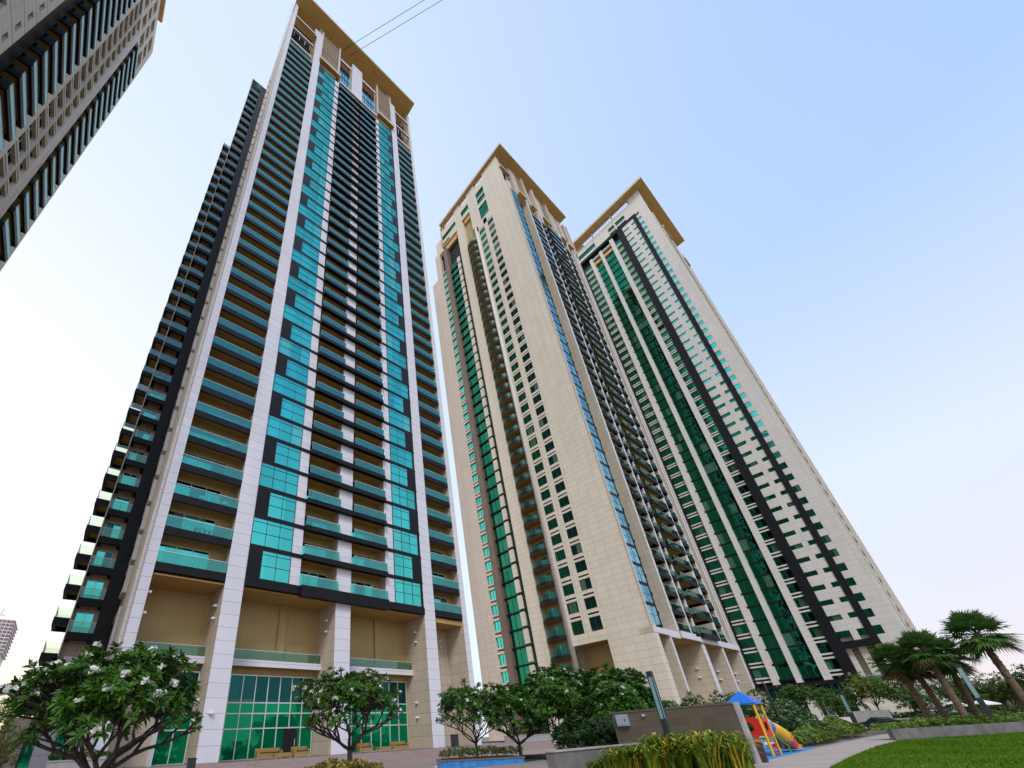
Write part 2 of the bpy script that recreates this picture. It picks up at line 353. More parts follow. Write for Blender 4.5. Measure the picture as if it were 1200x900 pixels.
# ================================================================== TOWER ONE (near, left of middle)
def tower_one():
    Y0 = 40.0
    T = thing('apartment_tower', (22, 51, PB), 'nearest full tower, its beige front striped with teal glass and charcoal balcony bands', 'tower', 'residential towers')
    F = Face('Y-', Y0)
    TOP = 180.3
    m = MB()   # main body
    m.box(2.65, 41.55, 41.6, 62, 14.0, 153.0, 'stucco')
    m.box(2.65, 41.55, 44.2, 62, PB, 14.0, 'stucco')
    m.box(2.65, 41.55, 43.0, 60, 153.0, 176.5, 'stucco')
    m.build('wall', T)
    m = MB(); m.box(2.35, 2.65, 41.7, 62, PB, 178.5, 'pilaster'); m.box(41.55, 41.75, 42, 62, PB, 178, 'stone')
    m.build('side_wall', T)
    # pilasters
    for (u0, u1, back, top) in ((2.6, 3.42, 41.6, TOP), (9.45, 11.2, 41.6, 176.0), (33.95, 35.75, 41.6, 175.0), (40.72, 41.62, 42.0, 178.0)):
        m = MB(); m.box(u0, u1, Y0, back, PB, top, 'pilaster')
        if u0 > 3: m.box(u0, u1, back, 44.2, PB, 13.9, 'stone')
        m.build('pilaster', T)
    m = MB(); m.box(21.28, 23.15, Y0, 41.6, PB, 153.3, 'pilaster'); m.box(21.28, 23.15, 41.6, 44.2, PB, 13.9, 'stone'); m.build('pilaster', T)
    for (u0, u1) in ((15.7, 16.88), (28.1, 29.4)):
        m = MB(); m.box(u0, u1, Y0+.02, 41.6, 14.9, 153.3, 'pilaster'); m.build('pilaster', T)
    # soffit of the loggias
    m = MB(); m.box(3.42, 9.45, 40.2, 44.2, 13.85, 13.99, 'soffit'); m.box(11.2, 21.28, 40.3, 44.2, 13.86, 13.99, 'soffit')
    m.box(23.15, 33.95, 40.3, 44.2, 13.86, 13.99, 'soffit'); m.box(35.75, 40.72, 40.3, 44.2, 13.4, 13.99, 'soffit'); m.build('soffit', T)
    # lowest edge bands
    m = MB(); F.box(m, 11.2, 16.9, -.02, .14, 14.05, 14.95, 'granite'); m.build('edge_beam', T); m = MB(); F.box(m, 28.05, 33.95, -.02, .14, 14.05, 14.95, 'granite'); m.build('edge_beam', T)
    m = MB(); F.box(m, 16.9, 28.05, -.02, .62, 13.75, 14.96, 'granite'); m.build('edge_beam', T)
    # floor bands and windows
    W = []; B = []; D = []
    for k in range(39):
        S = 14.96 + PITCH*k
        if k:
            D.append(((11, 40, S), (S,)))
        z0, z1 = S, S+PITCH-.44
        a = k % 2 == 0
        W.append(((14, 40, S), (12.58 if a else 11.22, 15.68, z0, z1, 2 if a else 3)))
        W.append(((31, 40, S), (29.42, 33.55 if a else 32.4, z0, z1, 3 if a else 2)))
        B.append(((6, 40, S), (3.44, 9.43, -1.6, 0.0, S, (.0, .74), .8, False, 3, 3*k)))
        B.append(((19, 40, S), (16.92, 21.26, -1.6, .55, S, (.12, .88), .62, False, 3, 3*k+1)))
        B.append(((25, 40, S), (23.17, 28.04, -1.6, .55, S, (.06, .80), .62, False, 3, 3*k+2)))
        B.append(((38, 40, S), (35.77, 40.7, -1.6, 0.0, S, (.05, .75), .8, False, 3, 3*k+1)))
    def fband(main, sub, S):
        F.box(main, 11.2, 16.9, -.02, .08, S-.44, S, 'granite'); F.box(main, 28.05, 33.95, -.02, .08, S-.44, S, 'granite')
        F.box(main, 16.9, 28.05, -.02, .60, S-.62, S-.004, 'granite')
    def fwin(main, sub, u0, u1, z0, z1, cols):
        win(main, sub, F, u0, u1, z0, z1, cols, (.46, .86), n=.03, fw=.05, depth=.04)
    m = MB()
    for k in range(39):
        S = 14.96 + PITCH*k
        if k % 2 == 0: F.box(m, 11.2, 12.58, -.02, .09, S, S+PITCH-.44, 'granite')
        else: F.box(m, 32.4, 33.9, -.02, .09, S, S+PITCH-.44, 'granite')
    F.box(m, 33.6, 33.95, -.3, .0, 14.9, 153, 'granite')
    for (u0, u1) in ((11.2, 15.7), (29.4, 33.6)): F.box(m, u0, u1, -1.6, -.06, 14.9, 153, 'granite')
    m.build('dark_cladding', T)
    repeats(T, 'floor_band', D, fband)
    repeats(T, 'window', W, fwin, ('pane',))
    # ---- wing set back on the left
    FW = Face('Y-', 54.5); FL = None
    m = MB()
    m.box(-1.5, 2.3, 56.0, 76, 9, 158.6, 'stone')
    m.box(.78, 2.34, 54.5, 56.0, 9.0, 158.9, 'granite_wall')
    m.box(-1.55, -1.46, 54.5, 56.0, 9, 158.9, 'stone_far')
    m.box(-1.62, 2.34, 54.4, 76.1, 158.9, 159.3, 'glass_blue')
    m.build('wing', T)
    for k in range(40):
        S = 11.4 + 3.62*k
        if S < 157: B.append(((0, 54.5, S+2), (-1.44, .78, -1.5, 0.0, S, (.1, .8), .8, True, 2, k, 'Y-', 54.5)))
        if S < 126: B.append(((-2, 56, S+2), (56.1, 59.6, 0, 1.45, S-1.9, (.1, .8), .8, True, 2, k, 'X-', -1.5)))
    def fbalc(main, sub, u0, u1, n0, n1, S, door, fascia, sides, panes, seed, k='Y-', p=Y0):
        FF = Face(k, p)
        balc(main, sub, FF, u0, u1, n0, n1, S, door, fascia, sides, doorpanes=panes, lip=.22 if not sides else .34, seed=seed, rail=('rail_thin' if k == 'X-' else 'rail_clear') if sides else 'rail_glass')
    repeats(T, 'balcony', B, fbalc, ('railing', 'sliding_door'), 98)
    # window surrounds on the flank of the main block
    its = [((2, 50, 14+PITCH*k), (14.5+PITCH*k,)) for k in range(39)]
    def surround(main, sub, z):
        main.box(1.95, 2.34, 49.0, 51.6, z, z+.5, 'stone_pale'); main.box(1.95, 2.34, 49.0, 49.35, z+.5, z+2.6, 'stone_pale')
        main.box(1.95, 2.34, 49.0, 51.6, z+2.6, z+2.9, 'stone_pale')
        main.box(2.2, 2.33, 49.4, 51.5, z+.5, z+2.6, 'glass_dark')
    repeats(T, 'window_surround', its, surround)
    m = MB(); m.box(2.15, 3.4, 49.5, 51.2, PB, 13.2, 'pilaster'); m.box(2.15, 3.4, 52, 54.6, 12.4, 13.2, 'soffit'); m.build('pier', T)
    # ---- podium front: balcony slab, glass, lobby glazing
    for (u0, u1) in ((3.42, 9.45), (11.2, 21.28), (23.15, 33.95), (35.75, 38.2)):
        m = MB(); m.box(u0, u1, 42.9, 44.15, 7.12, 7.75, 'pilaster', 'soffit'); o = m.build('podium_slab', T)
        m = MB(); m.box(u0+.1, u1-.05, 43.1, 43.12, 7.76, 8.66, 'rail_clear'); m.box(u0+.1, u1-.05, 43.08, 43.14, 8.66, 8.71, 'metal_light')
        k = max(1, round((u1-u0)/1.5))
        for i in range(k+1): x = u0+.1+(u1-u0-.2)*i/k; m.box(x, x+.03, 43.13, 43.16, 7.76, 8.66, 'metal_light')
        m.build('railing', o)
    for x in (16.6, 29.0): m = MB(); m.box(x, x+.8, 43.95, 44.2, 7.75, 13.85, 'stucco'); m.build('wall_rib', T)
    def glazing(u0, u1, y, cols, door=None):
        m = MB(); m.box(u0, u1, y-.02, y+.03, PB, 3.97, 'glass_lobby'); m.box(u0, u1, y-.02, y+.03, 3.97, 6.5, 'glass_dark'); fr = MB()  # upper row darker: its reflections are put into the glass colour
        zs = [PB, 1.7, 3.0, 3.95, 6.45]
        for z in zs: fr.box(u0, u1, y-.09, y-.02, z-.05, z+.06, 'metal_light')
        for i in range(cols+1):
            u = u0+(u1-u0-.09)*i/cols
            fr.box(u, u+.09, y-.10, y-.021, PB, 6.5, 'metal_light')
        o = m.build('lobby_window', T); fr.build('frame', o)
        if door is not None:
            d = MB(); d.box(door, door+1.35, y-.13, y-.05, PB+.02, 1.62, 'void'); fd = d.build('door', T)
            h = MB(); h.box(door+1.15, door+1.2, y-.19, y-.13, .1, .7, 'metal_light'); h.build('handle', fd)
    glazing(12.3, 21.2, 44.1, 7, 18.15); glazing(23.2, 33.6, 44.1, 8); glazing(6.9, 9.44, 43.6, 2)
    m = MB(); m.box(3.42, 6.9, 43.0, 44.2, PB, 6.4, 'stone'); m.build('ground_floor_wall', T); m = MB(); m.box(11.21, 12.3, 43.9, 44.18, PB, 7.1, 'granite')
    m.build('ground_floor_wall', T)
    for i in range(5): m = MB(); m.box(6.55-.02*i, 6.62-.02*i, 41.2+i*.36, 41.25+i*.36, PB, 3.9, 'metal_light'); m.build('glazing_post', T)
    m = MB(); m.box(36.0, 40.7, 43.6, 44.18, PB, 13.4, 'stone')
    m.build('ground_floor_wall', T)
    # small white wall lamps on the pilaster flanks
    lamps = []
    for x, ys in ((9.42, (41.6,)), (21.25, (41.8,)), (33.92, (41.9,))):
        for z in (10.9, 12.1, 2.3, 3.9): lamps.append(((x, ys[0], z), ('x', x, ys[0]+(.5 if z < 5 else 0), z)))
    for z in (10.9, 11.9):
        lamps.append(((37, 43, z), ('y', 37.6, 43.57, z))); lamps.append(((39, 43, z), ('y', 39.4, 43.57, z)))
    lamps.append(((10.4, 40, 2.8), ('y', 10.0, 39.97, 2.7)))
    lamps += [((3.4, 40, z), ('x', 3.7, 40.4, z)) for z in (10.4, 12.2)]
    def lamp(main, sub, ax, x, y, z):
        if ax == 'x': main.box(x-.26, x, y-.16, y+.16, z, z+.18, 'white_paint'); main.box(x-.34, x-.26, y-.1, y+.1, z+.02, z+.1, 'white_paint')
        else: main.box(x-.16, x+.16, y-.24, y, z, z+.18, 'white_paint'); main.box(x-.1, x+.1, y-.3, y-.24, z+.02, z+.1, 'white_paint')
    repeats(T, 'wall_lamp', lamps, lamp)
    m = MB(); m.box(22.0, 22.3, 39.975, 39.99, 1.7, 2.0, 'sign_green'); m.box(21.9, 22.25, 39.975, 39.99, 2.15, 2.3, 'sign_red'); m.build('small_sign', T)
    # ---- wing ground floor
    m = MB(); m.box(-1.9, 2.3, 56.1, 70, PB, 9.0, 'stone'); m.box(-1.0, .3, 54.6, 56.1, PB, 9, 'pilaster'); m.box(-3.6, -1.9, 54.8, 56.1, PB, 3.5, 'stone'); m.build('wing_base', T)
    m = MB(); win(m, {}, FW, .3, 2.1, PB, 3.6, 2, (.4, .7), 'glass_lobby', 'metal_light', n=-.4); m.build('lobby_window', T)
    m = MB(); win(m, {}, FW, -1.85, -1.0, PB, 2.6, 1, (.4,), 'glass_lobby', 'metal_dark', n=-.4); m.build('lobby_window', T)
    # ---- crown
    for (u0, u1) in ((3.42, 9.0), (35.7, 40.72)):
        m = MB()
        for z in (153.9, 162.4, 171.9): F.box(m, u0, u1, -.5, -.02, z-.45, z+.25, 'pilaster')
        for i in range(4):
            x = u0+.6+i*(u1-u0-1.2)/3; F.box(m, x, x+.12, -1.4, -1.25, 162, 166, 'metal_light')
        F.box(m, u0, u1, -3.0, -2.9, 153.5, 176, 'void')
        m.build('crown_beam', T)
    for (u0, u1) in ((11.0, 16.4), (29.0, 33.9)):
        m = MB()
        for i in range(12): z = 158.5+i*1.52; F.box(m, u0+.15, u1-.15, .0, .22, z, z+.42, 'stone')
        F.box(m, u0+.15, u1-.15, -1.3, -1.2, 158, 176, 'soffit')
        F.box(m, u0-.1, u0+.2, -.3, .35, 157.5, 177.6, 'pilaster'); F.box(m, u1-.25, u1+.1, -.3, .35, 157.5, 177.9, 'pilaster')
        m.build('louvre_screen', T)
        m = MB(); F.box(m, u0-.05, u1+.5, -.3, .75, 156.0, 157.4, 'stone', 'soffit'); m.build('ledge', T)
    m = MB(); F.box(m, 16.9, 28.3, -.3, .55, 152.9, 153.7, 'pilaster', 'soffit'); m.build('ledge', T)
    m = MB(); F.box(m, 20.45, 23.75, -.8, .3, 153.7, 175.3, 'pilaster'); m.build('crown_pier', T)
    for (u0, u1) in ((16.7, 20.45), (23.75, 28.7)):
        m = MB(); s = {}
        F.box(m, u0, u1, -.6, -.5, 153.7, 165.0, 'glass_blue'); F.box(m, u0, u1, -1.6, -1.5, 165, 172, 'void')
        F.box(m, u0, u1, -.65, -.2, 171.6, 172.8, 'pilaster')
        for i in range(5): x = u0+.25+i*(u1-u0-.5)/4; F.box(m, x-.06, x+.06, -.5, -.4, 153.7, 171.6, 'metal_light' if i in (0, 4) else 'metal_dark')
        for z in (157.5, 161.2, 165): F.box(m, u0+.1, u1-.1, -.5, -.42, z-.06, z+.06, 'metal_dark')
        m.build('crown_window', T)
    m = MB(); F.box(m, 10.0, 10.85, -3.5, -.1, 176, 180.4, 'stone'); F.box(m, 33.0, 33.6, -3.5, -.1, 175, 180.4, 'stone'); m.box(40.8, 41.4, 41, 44, 176, 180.4, 'stone'); F.box(m, 8.8, 9.6, -.9, -.02, 171, 176, 'pilaster'); m.build('roof_post', T)
    m = MB(); m.box(2.45, 41.6, 36.9, 45.5, 180.4, 181.6, 'roof_edge', 'roof_soffit'); m.box(2.45, 5.5, 45.5, 62, 180.4, 181.6, 'roof_edge', 'roof_soffit')
    m.box(38.5, 41.6, 45.5, 62, 180.4, 181.6, 'roof_edge', 'roof_soffit'); m.build('roof', T)
    return T
principled('sign_green', (.03, .35, .18), .5); principled('sign_red', (.55, .08, .05), .5)
tower_one()

# ================================================================== TOWER TWO
def ring_roof(T, x0, x1, y0, y1, z, front, side, th=1.2):
    m = MB(); m.box(x0, x1, y0, y0+front, z, z+th, 'roof_edge', 'roof_soffit'); m.box(x0, x0+side, y0+front, y1, z, z+th, 'roof_edge', 'roof_soffit')
    m.box(x1-side, x1, y0+front, y1, z, z+th, 'roof_edge', 'roof_soffit'); m.box(x0+side, x1-side, y1-side, y1, z, z+th, 'roof_edge', 'roof_soffit'); m.build('roof', T)
def tower_two():
    X0 = 72.0; T = thing('apartment_tower', (91, 46, PB), 'middle tower with a column of rounded balconies on its broad beige flank', 'tower', 'residential towers')
    L = Face('X-', X0); F = Face('Y-', 29.0)
    def s(v): return v
    m = MB()
    # flank wall as piers between the recesses (4 m thick), body behind
    m.box(X0+1.5, 110, 31.2, 64, 13.8, 175.0, 'stone_far')
    m.box(X0+4.2, 110, 34.5, 64, PB, 13.8, 'stone_far')
    L.box(m, 29.0, 36.95, -1.5, 0, 13.8, 159, 'stone_far'); L.box(m, 30.3, 36.95, -1.5, 0, 159, 178.2, 'stone_far')
    L.box(m, 29.0, 36.75, -1.5, 0, PB, 13.8, 'stone_far')
    L.box(m, 39.2, 40.6, -1.5, 0, 15.6, 153.5, 'stone_far'); L.box(m, 42.9, 43.6, -1.5, 0, 15.6, 153.5, 'stone_far')
    L.box(m, 36.95, 43.6, -1.5, 0, 13.8, 15.6, 'stone_far', 'soffit'); L.box(m, 36.95, 44.3, -1.5, 0, 150.9, 154.6, 'stone_far')
    L.box(m, 41.15, 44.95, -1.5, 0, 154.6, 178.2, 'stone_far'); L.box(m, 36.95, 37.6, -1.5, 0, 154.6, 175.0, 'stone_far')
    L.box(m, 37.6, 41.15, -1.5, 0, 171.2, 175, 'stone_far'); L.box(m, 37.6, 41.15, -1.5, 0, 162, 163.9, 'stone_far'); L.box(m, 37.6, 41.15, -1.5, 0, 167, 167.8, 'stone_far')
    L.box(m, 48.7, 51.75, -1.5, 0, PB, 178.2, 'stone_far')
    L.box(m, 44.95, 48.7, -1.5, 0, 171.9, 175, 'stone_far'); L.box(m, 44.95, 48.7, -1.5, 0, 166.7, 168.7, 'stone_far')
    L.box(m, 51.75, 59.4, -1.5, 0, 171.6, 175, 'stone_far'); L.box(m, 51.75, 59.4, -1.5, 0, 165.2, 168.9, 'stone_far'); L.box(m, 59.15, 59.45, -1.5, 0, 165.2, 178.2, 'stone_far')
    L.box(m, 59.45, 63.9, -1.5, 0, 163.2, 165.2, 'stone_far'); L.box(m, 61.5, 64.0, -1.5, 0, PB, 163.2, 'pink_stone')
    m.build('flank_wall', T)
    m = MB(); L.box(m, 64.0, 67.0, -1.5, -.02, PB, 151.0, 'pink_stone'); m.box(X0+1.5, 90, 64, 67, PB, 151, 'pink_stone'); m.build('side_wing', T)
    m = MB()
    L.box(m, 36.8, 43.6, -3.6, -3.4, PB, 13.75, 'stucco'); L.box(m, 36.8, 43.6, -3.4, -1.49, 13.7, 13.79, 'soffit'); L.box(m, 36.96, 44.2, -1.49, -1.4, 15.7, 153, 'stucco'); L.box(m, 44.21, 48.69, -1.48, -1.3, PB, 171, 'stucco'); L.box(m, 51.76, 61.49, -1.48, -1.4, PB, 165, 'granite'); m.build('recess_wall', T)
    m = MB(); m.tube([(X0+.25, 43.95, PB), (X0+.25, 43.95, 153.5)], .52, 'stone_pale', 16); m.build('round_column', T, True)
    # windows in columns
    W = []; Bc = []; Gb = []
    for k in range(-4, 38):
        z = 15.96+PITCH*k
        if k >= 0: W.append(((X0, 38, z), (36.95, 39.2, z))); W.append(((X0, 42, z), (40.6, 42.9, z)))
        Bc.append(((X0, 46, z), (z+.0-3.56+3.1+.6,)))
        Gb.append(((X0, 55, z), (z+.4,)))
    def w2(main, sub, u0, u1, z):
        gl = 'glass_teal'
        win(main, sub, L, u0+.02, u1-.02, z, z+2.1, 2, (), 'glass_green' if u0 > 40 else 'glass_dark', 'metal_dark', n=-.14, fw=.06, depth=.05)
        L.box(main, u0, u1, -1.5, -.02, z+2.1, z+2.55, 'stone_far'); L.box(main, u0, u1, -1.5, -.25, z+2.55, z+2.9, 'black'); L.box(main, u0, u1, -1.5, -.02, z+2.9, z+3.56, 'stone_far')
    repeats(T, 'window', W, w2, ('pane',), 76)
    def curved(n, u0, u1, bulge, z0, z1, mat, mb, thick=None, bottom=None):
        c = (u0+u1)/2; pts = []
        for i in range(n+1):
            t = i/n; u = u0+(u1-u0)*t; b = bulge*math.sin(math.pi*t)**.7
            pts.append((X0-b-.05, u))
        if thick is None:
            mb.prism([(X0+1.4, u0), *pts, (X0+1.4, u1)][::-1], z0, z1, mat, bottom)
        else:
            for (a, b) in zip(pts, pts[1:]):
                mb.quad((a[0], a[1], z0), (a[0], a[1], z1), (b[0], b[1], z1), (b[0], b[1], z0), mat)
    def b2(main, sub, z):
        curved(14, 44.35, 48.65, 1.25, z-.62, z, 'granite', main, None, 'soffit')
        rl = sub.get('railing', main); curved(14, 44.4, 48.6, 1.15, z, z+1.05, 'rail_round', rl, .02)
        dr = sub.get('sliding_door', main); L.box(dr, 45.6, 47.9, -1.29, -1.22, z, z+2.3, 'glass_dark'); L.box(dr, 46.7, 46.8, -1.22, -1.18, z, z+2.3, 'metal_light')
    repeats(T, 'rounded_balcony', Bc, b2, ('railing', 'sliding_door'))
    def g2(main, sub, z):
        p = sub.get('pane', main)
        L.box(p, 52.3, 57.5, -.7, -.62, z-.3, z+2.95, 'glass_green')
        L.box(main, 52.2, 57.6, -.62, -.25, z-.62, z-.30, 'granite')
        L.box(main, 52.85, 54.1, -.6, -.3, z-.05, z+2.9, 'stone_far')
        L.box(main, 55.7, 55.8, -.62, -.56, z-.3, z+2.95, 'metal_dark')
        L.box(main, 59.3, 61.5, -1.4, -.05, z+2.55, z+3.15, 'stone_far'); L.box(main, 59.3, 61.5, -1.4, -.05, z+1.5-1.5, z+.35, 'stone_far')
        L.box(p, 59.4, 61.45, -.5, -.4, z+.35, z+2.55, 'glass_teal'); L.box(main, 60.4, 60.47, -.4, -.35, z+.35, z+2.55, 'metal_dark')
    repeats(T, 'glass_bay', Gb, g2, ('pane',))
    m = MB(); L.box(m, 57.6, 59.25, -1.4, .35, PB, 162.5, 'brown_clad'); L.box(m, 51.75, 52.2, -1.4, -.02, PB, 162.5, 'granite'); m.build('dark_column', T)
    m = MB(); L.box(m, 51.8, 61.5, -1.4, -.5, 162.2, 165.1, 'roof_soffit'); L.box(m, 45, 48.2, -1.3, -.6, 164.3, 166.7, 'roof_soffit'); L.box(m, 55.5, 59.1, .0, .35, 166.0, 167.0, 'roof_soffit'); m.build('soffit', T)
    for (a, b, z0, z1, c) in ((37.6, 41.15, 154.6, 162, 3), (37.6, 41.15, 163.9, 167, 2), (37.6, 41.15, 167.8, 171.2, 2), (45, 48.65, 168.7, 171.9, 3), (51.8, 59.15, 168.9, 171.6, 5)):
        m = MB(); q = {'pane': MB()}; win(m, q, L, a, b, z0, z1, c, (.5,) if z1-z0 > 5 else (), 'glass_green', 'metal_dark', n=-.3); o = m.build('crown_window', T); q['pane'].build('pane', o)
    # open screen under the roof
    m = MB(); L.box(m, 36.95, 59.4, -.7, -.02, 177.9, 178.25, 'stone_far', 'soffit')
    for a, b in ((37.2, 41.15), (44.95, 48.7), (51.75, 59.15)):
        k = round((b-a)/1.1)
        for i in range(1, k): u = a+(b-a)*i/k; L.box(m, u-.05, u+.05, -.3, -.1, 175, 178.2, 'stone_far')
    m.build('crown_screen', T)
    ring_roof(T, X0-1.05, 109.6, 27.1, 58.8, 178.3, 7.0, 1.3)
    # ---- front, seen at a grazing angle
    fins = [(81.5, 82.25, 0, 159), (86.95, 87.6, .1, 157), (89.2, 90.1, .1, 176), (99.5, 100.9, .1, 159), (104.4, 105.2, 0, 172), (107.4, 108.2, .1, 157), (109.3, 110.0, 0, 176)]
    for (a, b, n, top) in fins:
        m = MB(); F.box(m, a, b, -2.2, n, 13.8, top, 'pilaster'); m.build('pilaster', T)
    for (a, b) in ((77.4, 78.1), (90.1, 91.6), (99.9, 100.8), (109.2, 110.0)):
        m = MB(); F.box(m, a, b, -5.5, 0, PB, 13.6, 'pilaster'); m.build('pier', T)
    m = MB(); F.box(m, 71.98, 77.2, -2.2, .05, 13.4, 14.4, 'pilaster', 'soffit'); F.box(m, 77.2, 81.4, -2.2, .1, 13.2, 14.4, 'pilaster', 'soffit'); F.box(m, 81.4, 89.2, -5.5, .5, 13.3, 14.5, 'pilaster', 'soffit'); F.box(m, 89.2, 99.5, -5.5, .3, 13.3, 14.4, 'pilaster', 'soffit'); F.box(m, 99.5, 110, -5.5, .2, 13.3, 14.4, 'pilaster', 'soffit'); m.build('ledge', T)
    m = MB(); F.box(m, 71.97, 72.25, -.3, .09, 14.42, 159, 'pilaster'); m.build('corner_trim', T)
    FWi = []; FB = []
    for k in range(39):
        S = 14.96+PITCH*k
        FWi.append(((74, 29, S), (S,)))
        FB.append(((84, 29, S), (82.27, 86.93, -2.1, .15, S))); FB.append(((94, 29, S), (90.15, 97.6, -2.1, 1.0, S))); FB.append(((102, 29, S), (100.95, 104.35, -2.1, .15, S)))
        FB.append(((88, 29, S), (87.65, 89.15, -2.1, .5, S)))
    def fw2(main, sub, S):
        p = sub.get('pane', main)
        F.box(p, 72.3, 75.4, -.9, .03, S+.0, S+2.95, 'glass_blue'); F.box(main, 72.28, 75.5, -.9, .07, S+2.95, S+3.56, 'granite')
        F.box(main, 73.8, 73.87, .0, .06, S, S+2.95, 'metal_dark'); F.box(main, 72.3, 75.4, .0, .055, S+1.4, S+1.46, 'metal_dark')
        F.box(p, 75.6, 81.4, -2.15, -2.05, S, S+3.0, 'glass_dark'); F.box(main, 75.6, 81.4, -2.15, -1.9, S+3.0, S+3.5, 'granite')
    repeats(T, 'front_window', FWi, fw2, ('pane',))
    def fb2(main, sub, u0, u1, n0, n1, S): balc(main, sub, F, u0, u1, n0, n1, S, (.1, .8), .85, True, doorpanes=2, lip=.25, rail='rail_clear')
    repeats(T, 'balcony', FB, fb2, ('railing', 'sliding_door'), 96)
    m = MB()
    for (a, b, c) in ((77.5, 80.8, 1), (84, 86.5, 0), (90.2, 95, 1), (101, 104, 0), (105.5, 108.5, 1)):
        F.box(m, a, b, -2.6, -.6, 159, 176.5, 'stone')
        if c:
            for i in range(11): z = 159.5+i*1.5; F.box(m, b+.3, b+3.0, -.8, -.5, z, z+.45, 'stone')
            F.box(m, b+3.0, b+3.4, -.9, .1, 158, 177, 'pilaster')
        F.box(m, a, b+.2, -2.5, .6, 157.3, 158.6, 'stone', 'roof_soffit')
    F.box(m, 72.2, 77, -1.6, -.5, 170, 171, 'stone'); F.box(m, 72.2, 77.2, -2.5, -2.2, 159, 176, 'void'); m.build('crown_screen', T)
    lamps = [((84, 33, z), (x, y, z)) for x, y in ((90.08, 31), (109.18, 31), (99.88, 31)) for z in (7.5, 9.0)] + [((90, 31, 3), (90.08, 30, 4.0))]
    def lamp(main, sub, x, y, z): main.box(x-.3, x, y-.2, y+.2, z, z+.25, 'white_paint'); main.box(x-.4, x-.3, y-.12, y+.12, z+.04, z+.14, 'white_paint')
    repeats(T, 'wall_lamp', lamps, lamp)
tower_two()

